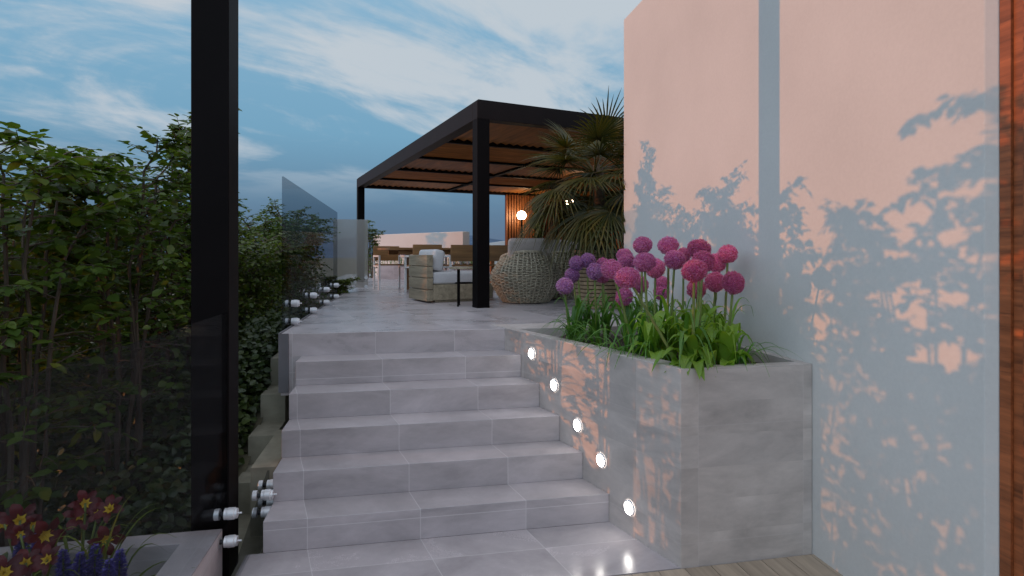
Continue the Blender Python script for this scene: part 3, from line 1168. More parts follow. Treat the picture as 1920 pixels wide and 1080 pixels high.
def pod_chair(px, d, scale, rz, label):
    p = W(px, 480, d)
    p.z = TER
    e = empty('wicker_pod_chair', p, rz, label, 'chair', 'round wicker chairs under the pergola')
    # profile: narrow foot, widest low, closing to the arm rim; the back (local +y side away from seat) is higher
    def prof(s):
        r_ = 0.29 + 0.165 * math.sin(min(1, s * 1.05) * math.pi * 0.78) - 0.075 * max(0, s - 0.55) / 0.45
        return r_ * scale

    def rimh(a):
        return (0.56 + 0.08 * math.cos(a - math.pi * 1.5)) * scale
    b = MB()
    n_, m_ = 64, 16
    for j in range(m_ + 1):
        for i in range(n_):
            a = 2 * math.pi * i / n_
            s = j / m_
            r_ = prof(s) - 0.012
            b.v.append((r_ * math.cos(a), r_ * math.sin(a), 0.01 + s * rimh(a)))
    for j in range(m_):
        for i in range(n_):
            i2 = (i + 1) % n_
            b.f.append((j * n_ + i, j * n_ + i2, (j + 1) * n_ + i2, (j + 1) * n_ + i))
            b.mi.append(0)
    ribs = 46
    rows = 30
    r0 = random.Random(int(px))
    for k in range(ribs):
        a = 2 * math.pi * (k + r0.uniform(-0.2, 0.2)) / ribs
        pts = []
        for s in np.linspace(0, 1, 9):
            r_ = prof(s) + 0.002
            aa = a + 0.02 * math.sin(s * 5 + k)
            pts.append((r_ * math.cos(aa), r_ * math.sin(aa), 0.01 + s * rimh(a)))
        b.tube(pts, 0.0085 if k % 4 else 0.0125, 5, 1)
    for j in range(rows):
        s = (j + 0.5) / rows
        pts = []
        nn = ribs * 2
        for i in range(nn):
            a = 2 * math.pi * i / nn
            ww = 0.010 * math.sin(ribs / 2 * a + math.pi * j) + r0.uniform(-0.003, 0.003)
            r_ = prof(s) + 0.003 + ww
            pts.append((r_ * math.cos(a), r_ * math.sin(a), 0.01 + (s + r0.uniform(-0.006, 0.006)) * rimh(a)))
        b.tube(pts, 0.0078 * scale, 4, 1, closed=True)
    pts = [(prof(1) * math.cos(a), prof(1) * math.sin(a), 0.012 + rimh(a)) for a in np.linspace(0, 2 * math.pi, 64, endpoint=False)]
    b.tube(pts, 0.019, 8, 1, closed=True)
    b.build('woven_shell', [M['wicker_core'], M['wicker']], e, world=False)
    b = MB()
    b.lathe([(0.30 * scale, 0.28), (0.335 * scale, 0.31), (0.345 * scale, 0.36), (0.31 * scale, 0.40), (0.001, 0.41)], 36)
    b.build('seat_cushion', M['cushion_warm'], e, smooth=True, world=False)
    b = MB()
    b.obox((0, -0.20 * scale, 0.60 * scale), (0.25 * scale, 0, 0), (0, 0.07, 0.012), (0, -0.035, 0.215))
    b.build('back_cushion', M['cushion_warm'], e, bevel=0.05, segs=4, smooth=True, world=False)
    return e


pod_chair(986, 7.28, 0.98, R(-6), 'nearer round woven wicker chair with a taupe back cushion')
pod_chair(1041, 7.95, 0.98, R(8), 'farther round woven wicker chair half hidden behind the other one')

# palm in slatted pot
pp = W(1123, 480, 6.52)
pp.z = TER
e = empty('palm_pot', pp, RB, 'tapered round pot of stacked wooden slats holding the palm', 'pot')
b = MB()
nr_ = 15
for k in range(nr_):
    z0 = 0.005 + k * 0.0435
    r0_ = 0.265 + 0.055 * k / nr_
    b.lathe([(r0_ - 0.012, z0), (r0_, z0 + 0.004), (r0_ + 0.002, z0 + 0.034), (r0_ - 0.010, z0 + 0.038)], 26)
b.lathe([(0.24, 0.0), (0.295, 0.64)], 26, mi=1)
b.build('slat_body', [M['pot_wood'], M['wicker_core']], e, world=False)
b = MB()
b.lathe([(0.29, 0.652), (0.27, 0.666), (0.1, 0.672), (0.001, 0.672)], 26)
b.build('soil', M['soil'], e, world=False)

pe = empty('fan_palm', pp + Vector((0, 0, 0.66)), 0, 'bushy fan palm with drooping fronds growing in the slatted pot', 'palm')
q = MB()
q.tube([(pp.x, pp.y, TER + 0.65), (pp.x + 0.01, pp.y, TER + 1.0), (pp.x - 0.01, pp.y + 0.01, TER + 1.62)], [0.085, 0.075, 0.06], 12)
q.build('trunk', M['palm_trunk'], pe, smooth=True)
q = MB()
rp = random.Random(33)
crown = Vector((pp.x - 0.05, pp.y + 0.01, TER + 1.52))


def frond(az, el, pet, rad, droop):
    d = Vector((math.cos(az) * math.cos(el), math.sin(az) * math.cos(el), math.sin(el)))
    pts = []
    for s in np.linspace(0, 1, 6):
        pts.append(crown + Vector((0, 0, -0.12 * rp.random())) * 0 + d * pet * s + Vector((0, 0, -0.22 * pet * s * s)))
    q.tube(pts, [0.010, 0.009, 0.008, 0.007, 0.006, 0.006], 5)
    c = pts[-1]
    d = (pts[-1] - pts[-2]).normalized()
    sd = d.cross(Vector((0, 0, 1)))
    if sd.length < 0.05:
        sd = Vector((1, 0, 0))
    sd.normalize()
    nm = sd.cross(d)
    n_ = 30
    for k in range(n_):
        a = (k / (n_ - 1) - 0.5) * R(250)
        dr = d * math.cos(a) + sd * math.sin(a) + nm * 0.18 * math.cos(a)
        L_ = rad * (0.66 + 0.34 * math.cos(a * 0.8)) * rp.uniform(0.86, 1.1)
        sw = dr.cross(nm).normalized()
        dd = droop * rp.uniform(0.7, 1.35)
        vs = []
        for s, w_ in ((0.0, 0.003), (0.3, 0.0095), (0.55, 0.010), (0.8, 0.0055), (1.0, 0.0008)):
            cc = c + dr * L_ * s + Vector((0, 0, -dd * L_ * s ** 2.4))
            vs += [cc - sw * w_, cc + nm * w_ * 0.6, cc + sw * w_]
        fs = []
        for s in range(4):
            o_ = s * 3
            fs += [(o_, o_ + 1, o_ + 4, o_ + 3), (o_ + 1, o_ + 2, o_ + 5, o_ + 4)]
        q.add(vs, fs)


for k in range(50):
    u_ = k / 50
    az = k * 2.39996 + rp.uniform(-0.3, 0.3)
    el = R(66 - 128 * u_ ** 0.9) + rp.uniform(-0.2, 0.2)
    frond(az, el, rp.uniform(0.38, 0.62), rp.uniform(0.40, 0.56), 0.12 + 0.45 * u_)
for k in range(5):
    frond(k * 2.39996 + 1.0, R(-28) + rp.uniform(-0.35, 0.25), rp.uniform(0.35, 0.60), rp.uniform(0.42, 0.58), 0.75)
q.v = [v_ if v_[1] > 5.43 or v_[0] < 2.15 else (min(v_[0], 2.15), v_[1], v_[2]) for v_ in q.v]
q.build('fronds', M['palm_leaf'], pe)

# ------------------------------------------------------------------ dining set
def dining_chair():
    e = empty('dining_chair', (0, 0, 0), 0)
    b = MB()
    b.box(-0.235, 0.235, -0.24, -0.215, 0.50, 0.765)
    b.build('backrest', M['teak'], e, bevel=0.006, world=False)
    b = MB()
    for k in range(5):
        b.box(-0.212, 0.212, -0.20 + k * 0.088, -0.20 + k * 0.088 + 0.08, 0.42, 0.442)
    b.build('seat', M['teak'], e, bevel=0.003, world=False)
    for s in (-1, 1):
        b = MB()
        x0, x1 = sorted((s * 0.214, s * 0.246))
        b.box(x0, x1, -0.214, -0.182, 0, 0.60)
        b.box(x0, x1, 0.21, 0.242, 0, 0.60)
        b.box(x0, x1, -0.181, 0.209, 0.568, 0.60)
        b.box(x0, x1, -0.181, 0.209, 0.395, 0.418)
        b.build('side_frame', M['white_metal'], e, world=False)
    return e


mid = W(862, 480, 9.45)
mid.z = TER
fB = Vector((-math.sin(RB), math.cos(RB), 0))
rB = Vector((math.cos(RB), math.sin(RB), 0))
tcx = mid + fB * 0.62
ch0 = dining_chair()
spots = [(-0.62, -0.62, 0, 'teak and white dining chair on the near side, just behind the lounge chair cushion'),
         (0.0, -0.62, 0, 'teak and white dining chair on the near side, left of the front pergola post'),
         (0.62, -0.62, 0, 'teak and white dining chair on the near side, right of the front pergola post'),
         (-0.86, 0.66, 1, 'teak and white dining chair at the left end of the far side of the table'),
         (-0.1, 0.68, 1, 'teak and white dining chair in the middle of the far side of the table'),
         (0.66, 0.68, 1, 'teak and white dining chair at the right end of the far side of the table')]
for i, (a, c, fl, lab) in enumerate(spots):
    o = ch0 if i == 0 else copy_tree(ch0)
    o.location = tcx + rB * a + fB * c
    o.rotation_euler = (0, 0, RB + (math.pi if fl else 0))
    tag(o, lab, 'chair', 'dining chairs round the teak table')
e = empty('dining_table', tcx, RB, 'long teak dining table set with wooden chairs', 'table')
b = MB()
for k in range(7):
    b.box(-1.12, 1.22, -0.44 + k * 0.126, -0.44 + k * 0.126 + 0.121, 0.685, 0.722)
b.build('table_top', M['teak'], e, bevel=0.004, world=False)
b = MB()
b.box(-0.95, 0.95, -0.355, -0.331, 0.61, 0.684)
b.box(-0.95, 0.95, 0.331, 0.355, 0.61, 0.684)
b.build('apron', M['teak'], e, world=False)
for x, y in ((-0.62, -0.30), (-0.62, 0.30), (0.72, -0.30), (0.72, 0.30)):
    b = MB()
    b.box(x - 0.03, x + 0.03, y - 0.03, y + 0.03, 0, 0.684)
    b.build('leg', M['teak'], e, world=False)

# ------------------------------------------------------------------ far parapet, flower beds, hills
pa = W(700, 480, 17.3)
pb = W(868, 480, 14.9)
dv = Vector((pb.x - pa.x, pb.y - pa.y, 0))
nv = Vector((-dv.y, dv.x, 0)).normalized()
b = MB()
b.prism([(pa.x, pa.y), (pb.x, pb.y), (pb.x + nv.x * .25, pb.y + nv.y * .25), (pa.x + nv.x * .25, pa.y + nv.y * .25)], 0.4, 2.24)
o = b.build('parapet_wall', M['plaster'], bevel=0.01)
tag(o, 'low white parapet wall lit pink behind the dining table', 'wall')
pa2 = W(912, 480, 17.2)
pb2 = W(975, 480, 16.6)
b = MB()
b.add([(pa2.x, pa2.y, 0.4), (pb2.x, pb2.y, 0.4), (pb2.x, pb2.y, 2.1), (pa2.x, pa2.y, 1.98), (pa2.x, pa2.y + .3, 0.4), (pb2.x, pb2.y + .3, 0.4), (pb2.x, pb2.y + .3, 2.1), (pa2.x, pa2.y + .3, 1.98)],
      [(0, 1, 2, 3), (5, 4, 7, 6), (3, 2, 6, 7), (1, 5, 6, 2), (4, 0, 3, 7), (0, 4, 5, 1)])
o = b.build('garden_wall', M['plaster'], bevel=0.01)
tag(o, 'short pale wall with a sloping top beside the slatted wall', 'wall')

trough = empty('long_trough', W(800, 480, 14.2), 0, 'long grey trough of flowers behind the dining table', 'planter')
ta, tb = W(708, 480, 14.6), W(945, 480, 14.0)
tvec = (tb - ta)
tn = Vector((-tvec.y, tvec.x, 0)).normalized()
b = MB()
b.prism([(ta.x, ta.y), (tb.x, tb.y), (tb.x + tn.x * .5, tb.y + tn.y * .5), (ta.x + tn.x * .5, ta.y + tn.y * .5)], TER + 0.001, TER + 0.36)
b.build('trough_box', M['tile'], trough)
rf = random.Random(5)
fl_lab = ['blue flower clump in the trough, at the far left by the glass panel', 'purple flower clump in the trough, behind the leftmost white chair legs',
          'pale leafy clump in the trough, left of the lounge chair cushion', 'mixed flower clump in the trough, above the lounge chair seat',
          'yellow-green leafy clump in the trough, behind the side table', 'purple flower clump in the trough, right of the front pergola post',
          'blue flower clump in the trough, left of the wicker chair']
for k, lab in enumerate(fl_lab):
    s = (k + 0.5) / len(fl_lab)
    c = ta + tvec * s + tn * 0.22
    c.z = TER + 0.36
    e = empty('flower_clump', c, 0, lab, 'flowers', 'flower clumps in the far trough')
    q = MB()
    for j in range(26):
        strap(q, c + Vector((rf.uniform(-.2, .2), rf.uniform(-.12, .12), 0)), rf.uniform(0, 6.28), rf.uniform(.06, .2), rf.uniform(.12, .3), 0.010, 0.6)
    q.build('leaves', M['grass_blade'] if k in (2, 4) else M['allium_leaf_dark'], e)
    Pn, An, Nn, Ln, Wn = [], [], [], [], []
    for j in range(16):
        bx, by = c.x + rf.uniform(-.22, .22), c.y + rf.uniform(-.12, .12)
        h_ = rf.uniform(0.12, 0.30)
        for m_ in range(22):
            a = rf.uniform(0, 6.28)
            Pn.append((bx, by, c.z + h_ + m_ * 0.006))
            An.append((math.cos(a), math.sin(a), 0.5))
            Nn.append((0, 0, 1))
            Ln.append(0.035)
            Wn.append(0.025)
    leaves_object('blossoms', Pn, An, Nn, Ln, Wn, M['blue_floret'] if k not in (2, 4) else M['lily_yellow'], e)

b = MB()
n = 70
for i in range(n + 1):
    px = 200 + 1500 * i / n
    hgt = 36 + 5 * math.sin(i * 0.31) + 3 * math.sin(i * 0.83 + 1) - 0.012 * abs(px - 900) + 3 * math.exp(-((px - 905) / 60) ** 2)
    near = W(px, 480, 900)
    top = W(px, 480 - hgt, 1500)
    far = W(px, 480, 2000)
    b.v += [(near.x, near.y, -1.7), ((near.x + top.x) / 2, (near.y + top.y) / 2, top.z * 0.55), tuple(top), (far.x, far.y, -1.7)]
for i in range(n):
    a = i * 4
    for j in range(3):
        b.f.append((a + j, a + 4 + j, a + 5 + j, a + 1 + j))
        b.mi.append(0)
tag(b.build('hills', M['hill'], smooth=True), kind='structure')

# ------------------------------------------------------------------ shrubs
def shrub(name, label, base, height, spread, stems, seed, leaf=0.07, material='leaf_a', twigs=3, lean=(0, 0), cat='shrub', group='shrubs beyond the glass', low=0.12, dens=1.0, fill=420, fz=0.72):
    r = np.random.default_rng(seed)
    base = Vector(base)
    e = empty(name, base, 0, label, cat, group)
    q = MB()
    P, A, N, L, Wd = [], [], [], [], []
    bx = np.array(base[:])

    def leafrow(pts, step):
        for i in range(len(pts) - 1):
            a, b_ = pts[i], pts[i + 1]
            ln = np.linalg.norm(b_ - a)
            k = max(1, int(ln / step))
            ax = (b_ - a) / (ln + 1e-9)
            for j in range(k):
                p = a + (b_ - a) * ((j + 0.5) / k)
                side = np.cross(ax, [0, 0, 1.0])
                side /= np.linalg.norm(side) + 1e-6
                sg = 1 if (j + i) % 2 else -1
                d = ax * r.uniform(0.2, 0.8) + side * sg * r.uniform(0.6, 1.0) + np.array([0, 0, r.uniform(-0.55, 0.25)])
                P.append(p)
                A.append(d)
                N.append(np.array([r.normal(0, 0.45), r.normal(0, 0.45), 1.0]))
                l_ = leaf * r.uniform(0.65, 1.25)
                L.append(l_)
                Wd.append(l_ * r.uniform(0.58, 0.8))
        P.append(pts[-1])
        A.append(pts[-1] - pts[-2])
        N.append(np.array([r.normal(0, 0.3), r.normal(0, 0.3), 1.0]))
        L.append(leaf * 0.8)
        Wd.append(leaf * 0.45)

    for s in range(stems):
        az = 2 * math.pi * (s + r.uniform(-0.3, 0.3)) / stems
        out = spread * r.uniform(0.35, 0.95)
        hh = height * r.uniform(0.78, 1.0)
        p0 = bx + np.array([math.cos(az), math.sin(az), 0]) * 0.08
        p2 = bx + np.array([math.cos(az) * out * 1.15 + lean[0], math.sin(az) * out * 1.15 + lean[1], hh * 0.93])
        p1 = bx + np.array([math.cos(az) * out * 0.22, math.sin(az) * out * 0.22, hh * 0.97])
        tt = np.linspace(0, 1, 11)
        st_ = [(1 - t_) ** 2 * p0 + 2 * t_ * (1 - t_) * p1 + t_ * t_ * p2 + r.normal(0, 0.012, 3) for t_ in tt]
        q.tube(st_, list(np.linspace(0.016, 0.003, 11)), 5)
        leafrow(st_[7:], 0.032 / dens)
        nb = int(17 * dens)
        for b_ in range(nb):
            f = low + (0.97 - low) * (b_ + r.uniform(0, 1)) / nb
            i = min(int(f * 10), 9)
            o_ = st_[i] + (st_[i + 1] - st_[i]) * (f * 10 - i)
            a2 = az + r.normal(0, 1.3)
            bl = spread * r.uniform(0.35, 0.8) * (1.15 - 0.55 * f)
            d = np.array([math.cos(a2), math.sin(a2), r.uniform(0.1, 0.9)])
            d /= np.linalg.norm(d)
            br = [o_ + d * bl * t_ + np.array([0, 0, -0.30 * bl * t_ * t_]) for t_ in np.linspace(0, 1, 5)]
            q.tube(br, [0.005, 0.004, 0.0035, 0.0025, 0.0015], 4)
            leafrow(br[1:], 0.036 / dens)
            for w_ in range(twigs):
                i2 = r.integers(1, 4)
                a3 = a2 + r.choice([-1, 1]) * r.uniform(0.5, 1.2)
                d3 = np.array([math.cos(a3), math.sin(a3), r.uniform(-0.2, 0.7)])
                tl = bl * r.uniform(0.3, 0.6)
                tw = [br[i2] + d3 * tl * t_ + np.array([0, 0, -0.25 * tl * t_ * t_]) for t_ in (0, 0.5, 1)]
                q.tube(tw, [0.003, 0.002, 0.001], 3)
                leafrow(tw, 0.036 / dens)
    nf = int(fill * dens * spread / 0.6) if height > 1 else 0
    for k in range(nf):
        a = r.uniform(0, 2 * math.pi)
        zf = r.random()
        rr = spread * (0.35 + 0.75 * math.sqrt(r.random())) * (1.0 - 0.35 * zf)
        P.append(bx + np.array([math.cos(a) * rr, math.sin(a) * rr, height * fz * zf]))
        A.append(np.array([r.normal(), r.normal(), r.normal(-0.3, 0.4)]))
        N.append(np.array([r.normal(0, 0.5), r.normal(0, 0.5), 0.8]))
        l_ = leaf * r.uniform(0.7, 1.25)
        L.append(l_)
        Wd.append(l_ * 0.7)
    # an opening low in the row, where low sun slips through to the stairs
    Pa = np.array(P)
    hole = (Pa[:, 1] > 2.95) & (Pa[:, 1] < 4.75) & (Pa[:, 2] < 1.22)
    cy_ = np.floor(Pa[:, 1] / 0.13 + 0.8 * np.sin(Pa[:, 2] * 13))
    cz_ = np.floor(Pa[:, 2] / 0.11 + 0.8 * np.sin(Pa[:, 1] * 11))
    hs = np.modf(np.abs(np.sin(cy_ * 12.9898 + cz_ * 78.233) * 43758.5453))[0]
    keep = ~hole | (hs > 0.50)
    P, A, N, L, Wd = (np.array(v_)[keep] for v_ in (P, A, N, L, Wd))
    q.build('stems', M['twig'], e)
    leaves_object('foliage', P, A, N, L, Wd, M[material], e, 0.10)
    return len(P)


tot = 0
SHR = [  # x, y, top z, spread, stems, leaf, density, material, fill, fill height, label
    (-2.05, 3.55, 2.40, 0.60, 7, 0.088, 1.0, 'leaf_a', 300, 0.7, 'large-leaved shrub at the far left edge with an arching twig on top'),
    (-1.78, 4.10, 2.46, 0.55, 8, 0.068, 1.25, 'leaf_a', 500, 0.75, 'dense shrub left of the tall post, second from the left edge'),
    (-1.66, 5.20, 3.0, 0.24, 9, 0.066, 1.3, 'leaf_a', 300, 0.7, 'tall narrow shrub mostly hidden behind the tall black post'),
    (-1.88, 5.05, 2.48, 0.55, 8, 0.062, 1.25, 'leaf_a', 600, 0.75, 'dense shrub showing just left of the tall black post'),
    (-2.85, 4.75, 2.30, 0.75, 8, 0.070, 1.2, 'leaf_b', 900, 0.75, 'lighter shrub behind the large-leaved one at the left edge'),
    (-1.80, 6.60, 1.98, 0.60, 8, 0.056, 1.3, 'leaf_b', 1300, 0.75, 'yellow-green shrub between the tall post and the terrace glass'),
    (-2.9, 6.4, 2.15, 0.8, 8, 0.062, 1.25, 'leaf_a', 1500, 0.75, 'shrub standing behind the yellow-green one'),
    (-1.75, 8.0, 2.30, 0.60, 8, 0.056, 1.3, 'leaf_a', 1300, 0.75, 'dark shrub seen through the middle of the terrace glass'),
    (-1.65, 9.3, 2.40, 0.55, 8, 0.056, 1.3, 'leaf_a', 1300, 0.75, 'dark shrub at the far end of the terrace glass'),
    (-2.7, 8.6, 2.1, 0.7, 7, 0.062, 1.2, 'leaf_a', 1300, 0.75, 'shrub in the row behind the terrace glass'),
    (-2.0, 11.2, 2.2, 0.6, 7, 0.060, 1.0, 'leaf_a', 700, 0.7, 'shrub rising behind the pale glass panel'),
    (-4.0, 6.2, 2.1, 0.9, 8, 0.070, 1.2, 'leaf_a', 1500, 0.8, 'broad shrub in the back row beyond the flower box'),
    (-4.3, 8.4, 2.1, 0.9, 8, 0.070, 1.1, 'leaf_a', 1500, 0.8, 'broad shrub at the back of the planting, behind the row by the glass'),
    (-2.85, 2.45, 2.45, 0.60, 8, 0.088, 1.0, 'leaf_a', 1100, 0.62, 'shrub growing left of the flower box'),
    (-3.0, 1.85, 2.80, 0.60, 5, 0.095, 0.9, 'leaf_b', 1100, 0.62, 'shrub growing beside the near end of the flower box'),
    (-3.2, 3.25, 2.10, 0.60, 8, 0.080, 1.0, 'leaf_a', 500, 0.62, 'shrub behind the corner of the flower box'),
]
for i, (x, y, zt, sp_, ns, lf, dn, mt, fi, fz, lab) in enumerate(SHR):
    zb = garden_z(x, y) - 0.03
    tot += shrub('leafy_shrub', lab, (x, y, zb), (zt - zb) * 1.04, sp_, ns, 100 + i, lf * (0.9 if y > 3.4 else 1.0), mt, fill=fi * 1.2, fz=fz, dens=dn * 1.08)
c = W(694, 480, 15.4)
tot += shrub('leafy_shrub', 'small shrub beside the left end of the pink parapet', (c.x, c.y, 0.9), 1.75, 0.35, 6, 77, 0.06)
# bed plant in the notch at the end of the terrace glass
tot += shrub('bed_plant', 'low leafy plant growing at the foot of the pale glass panel', (-1.02, 9.45, 0.92), 0.36, 0.24, 7, 55, 0.05, 'leaf_b', cat='plant', group='bed plants')
b = MB()
b.box(-1.4, -0.93, 9.0, 9.88, 0.6, 0.93)
tag(b.build('bed_stone', M['stone_beige'], bevel=0.02), 'beige stone block holding the plant by the pale glass panel', 'stone')

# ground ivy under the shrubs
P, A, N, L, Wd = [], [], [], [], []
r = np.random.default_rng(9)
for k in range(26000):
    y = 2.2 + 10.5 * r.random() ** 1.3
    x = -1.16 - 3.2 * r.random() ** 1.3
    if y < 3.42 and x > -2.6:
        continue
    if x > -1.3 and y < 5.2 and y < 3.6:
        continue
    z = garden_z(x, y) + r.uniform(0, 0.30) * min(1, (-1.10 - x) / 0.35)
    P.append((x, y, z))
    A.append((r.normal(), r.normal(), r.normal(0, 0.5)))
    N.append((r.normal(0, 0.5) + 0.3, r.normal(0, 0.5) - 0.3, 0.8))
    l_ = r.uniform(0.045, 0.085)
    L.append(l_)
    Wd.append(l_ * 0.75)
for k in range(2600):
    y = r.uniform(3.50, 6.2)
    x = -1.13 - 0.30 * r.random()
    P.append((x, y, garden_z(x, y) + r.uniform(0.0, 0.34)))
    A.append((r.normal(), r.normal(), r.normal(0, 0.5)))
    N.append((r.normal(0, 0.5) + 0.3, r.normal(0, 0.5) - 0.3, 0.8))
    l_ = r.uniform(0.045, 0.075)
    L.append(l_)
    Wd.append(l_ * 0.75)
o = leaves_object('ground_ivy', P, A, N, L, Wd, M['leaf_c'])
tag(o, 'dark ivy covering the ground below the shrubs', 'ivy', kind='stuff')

# ------------------------------------------------------------------ flower box at the near left
FBX1, FBY1, FBZ = -0.930, 3.245, 0.168
fb = empty('flower_box', (-1.7, 2.4, 0), 0, 'white tiled flower box with red lilies in the near left corner', 'planter')
b = MB()
out = [(-2.45, 0.6), (FBX1, 0.6), (FBX1, FBY1), (-2.45, FBY1)]
inn = [(-2.33, 0.75), (FBX1 - 0.16, 0.75), (FBX1 - 0.16, FBY1 - 0.13), (-2.33, FBY1 - 0.13)]
v = [(x, y, -0.4) for x, y in out] + [(x, y, FBZ) for x, y in out] + [(x, y, FBZ) for x, y in inn] + [(x, y, -0.3) for x, y in inn]
f = [(0, 3, 2, 1)]
for i in range(4):
    j = (i + 1) % 4
    f += [(i, j, 4 + j, 4 + i), (4 + i, 4 + j, 8 + j, 8 + i), (8 + i, 8 + j, 12 + j, 12 + i)]
f.append((12, 13, 14, 15))
b.add(v, f)
b.build('box_wall', tile_material('flower_box_tile', shear=0.0, xo=-1.60, zo=0.10, tint=1.35, rough=0.4), fb, bevel=0.004)
b = MB()
b.box(-2.328, FBX1 - 0.162, 0.752, FBY1 - 0.132, -0.29, -0.10)
b.build('soil', M['soil'], fb)


def lily_blossom(parent, c, face, size, seed, bud=False):
    r_ = random.Random(seed)
    q = MB()
    c = Vector(c)
    face = Vector(face).normalized()
    u = face.cross(Vector((0.2, 0.1, 1))).normalized()
    w_ = u.cross(face)
    for k in range(6):
        a = k * math.pi / 3 + r_.uniform(-0.1, 0.1)
        rdv = u * math.cos(a) + w_ * math.sin(a)
        tv = face.cross(rdv)
        ww = size * (0.30 if k % 2 else 0.23)
        prof_ = [(0.0, -0.30, 0.10), (0.22, -0.06, 0.55), (0.50, 0.10, 1.0), (0.78, 0.12, 0.85), (1.0, 0.0, 0.08)]
        vs = []
        for rr, hh, wf in prof_:
            m_ = c + rdv * rr * size + face * hh * size
            vs += [m_ - tv * ww * wf + face * 0.05 * size * wf, m_, m_ + tv * ww * wf + face * 0.05 * size * wf]
        fs, ms = [], []
        for i in range(4):
            o_ = i * 3
            fs += [(o_, o_ + 1, o_ + 4, o_ + 3), (o_ + 1, o_ + 2, o_ + 5, o_ + 4)]
            ms += [1 if i == 0 else 0] * 2
        base_i = len(q.f)
        q.add(vs, fs)
        for i, mm in enumerate(ms):
            q.mi[base_i + i] = mm
        # yellow mid stripe
        s0 = c + rdv * 0.16 * size + face * (-0.07) * size
        s1 = c + rdv * 0.38 * size + face * 0.115 * size
        q.add([s0 - tv * 0.10 * size + face * .03 * size, s0 + tv * 0.10 * size + face * .03 * size, s1 + face * 0.012 * size], [(0, 1, 2)], 1)
        # stamen
        q.tube([c - face * 0.2 * size, c + face * 0.28 * size + rdv * 0.12 * size], 0.012 * size + 0.0008, 4, 1)
    return q.build('blossom', [M['lily_red'], M['lily_yellow']], parent, smooth=True)


CAMV = Vector((0, 0, EYE))
rl = random.Random(17)
LIL = [  # (list of blossoms px,py,r), base px, depth, label
    ([(152, 966, 26), (160, 944, 24), (205, 954, 24), (184, 962, 17)], 140, 2.72, 'tall dark red lily with a cluster of blossoms, highest in the flower box'),
    ([(200, 1013, 27)], 205, 2.62, 'single dark red lily blossom leaning right over the blue spikes'),
    ([(38, 976, 30), (8, 983, 22), (62, 985, 18)], 45, 2.66, 'dark red lily cluster at the left edge behind the orange blossom'),
    ([(85, 1005, 30), (38, 1002, 18)], 70, 2.60, 'dark red lily in the middle with a faded orange blossom'),
    ([(88, 1049, 24), (48, 1056, 26)], 75, 2.50, 'dark red lily low in front between blue spikes'),
    ([(8, 1074, 32)], 15, 2.40, 'dark red lily with a big yellow throat in the bottom left corner')]
for i, (bl, bpx, d, lab) in enumerate(LIL):
    base = W(bpx, 1000, d)
    base.z = -0.10
    e = empty('lily', base, 0, lab, 'flower', 'lilies in the flower box')
    q = MB()
    for j, (px, py, r_) in enumerate(bl):
        c = W(px, py, d + rl.uniform(-0.06, 0.06))
        m_ = (base + c) / 2 + Vector((rl.uniform(-.03, .03), rl.uniform(-.03, .03), 0.05))
        q.tube([(1 - s) ** 2 * base + 2 * s * (1 - s) * m_ + s * s * c for s in np.linspace(0, 1, 7)], 0.005, 6)
    q.build('stem', M['stem'], e, smooth=True)
    for j, (px, py, r_) in enumerate(bl):
        c = W(px, py, d)
        face = (CAMV - c).normalized() + Vector((rl.uniform(-.5, .5), rl.uniform(-.3, .3), rl.uniform(-.3, .4)))
        lily_blossom(e, c, face, r_ * d / F * 1.15, i * 10 + j)
    q = MB()
    for k in range(9):
        strap(q, base, rl.uniform(0, 6.28) if k > 3 else rl.uniform(-0.6, 0.9), rl.uniform(0.12, 0.34), rl.uniform(0.25, 0.50), rl.uniform(0.009, 0.014), rl.uniform(0.0, 0.6))
    q.build('leaf_tuft', M['grass_blade'], e, smooth=True)
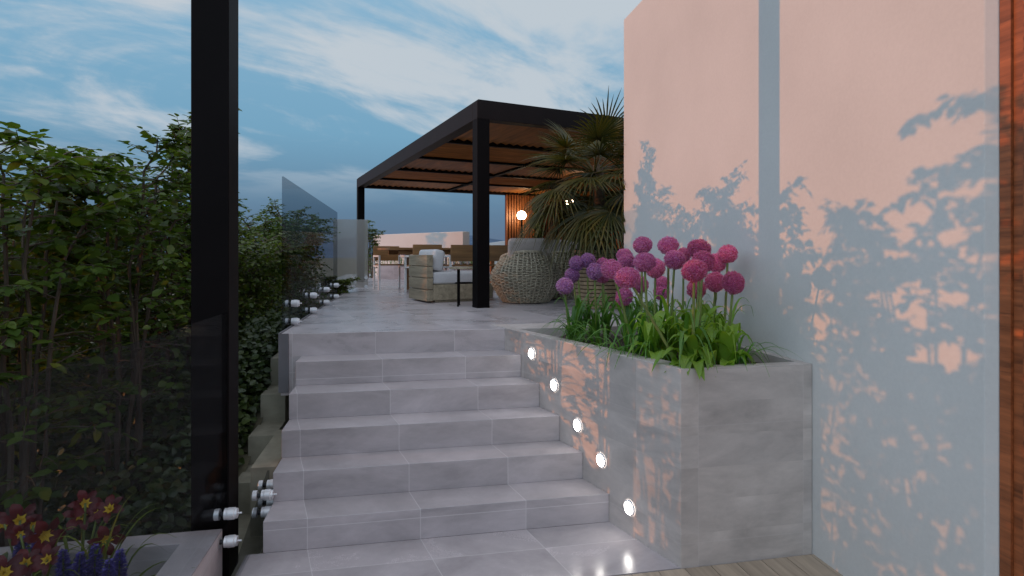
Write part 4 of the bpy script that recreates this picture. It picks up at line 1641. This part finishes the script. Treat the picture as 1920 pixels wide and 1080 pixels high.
BLU = [(178, 1035, 2.45, 'blue flower spike at the middle right, directly below the single lily'), (225, 1045, 2.45, 'blue flower spike furthest right in the flower box'),
       (118, 1045, 2.42, 'blue flower spike low between two lilies'), (40, 1020, 2.6, 'blue flower spike at the left edge under the orange blossom'),
       (72, 1012, 2.62, 'blue flower spike behind the middle lily'), (150, 1050, 2.40, 'blue flower spike left of the pair on the right'),
       (205, 1062, 2.38, 'short blue flower spike in front of the right pair')]
for i, (px, py, d, lab) in enumerate(BLU):
    top = W(px, py - 12, d)
    base = Vector((top.x + rl.uniform(-.03, .03), top.y, -0.10))
    e = empty('blue_spike_flower', base, 0, lab, 'flower', 'blue spike flowers in the flower box')
    q = MB()
    q.tube([base, top], [0.005, 0.003], 6)
    q.build('stem', M['stem'], e)
    Pn, An, Nn, Ln, Wn = [], [], [], [], []
    ln = 0.17
    for j in range(230):
        s = (j + 0.5) / 230
        a = j * 2.4
        c = top + (base - top).normalized() * ln * s
        rad = 0.006 + 0.012 * min(1, s * 2.5)
        Pn.append((c.x + rad * 0.4 * math.cos(a), c.y + rad * 0.4 * math.sin(a), c.z))
        An.append((math.cos(a), math.sin(a), rl.uniform(0.1, 0.9)))
        Nn.append((rl.gauss(0, .5), rl.gauss(0, .5), 1))
        Ln.append((0.014 + 0.014 * min(1, s * 2.5)))
        Wn.append(0.011)
    leaves_object('flower_spike', Pn, An, Nn, Ln, Wn, M['blue_floret'], e)
# tall arching blades at the right of the bed
for px, az, L_, rs, lab in ((170, -0.15, 0.34, 0.56, 'tall grass tuft with two long blades arching right in the flower box'), (205, -0.7, 0.40, 0.30, 'low grass tuft trailing toward the right rim of the flower box')):
    base = W(px, 1000, 2.58)
    base.z = -0.10
    e = empty('grass_tuft', base, 0, lab, 'grass', 'grass tufts in the flower box')
    q = MB()
    for k in range(7):
        strap(q, base, az + rl.gauss(0, 0.5), L_ * rl.uniform(0.6, 1.05), rs * rl.uniform(0.6, 1.05), 0.012, rl.uniform(-0.2, 0.3))
    q.build('leaves', M['grass_blade'], e, smooth=True)
print('leaves', tot)
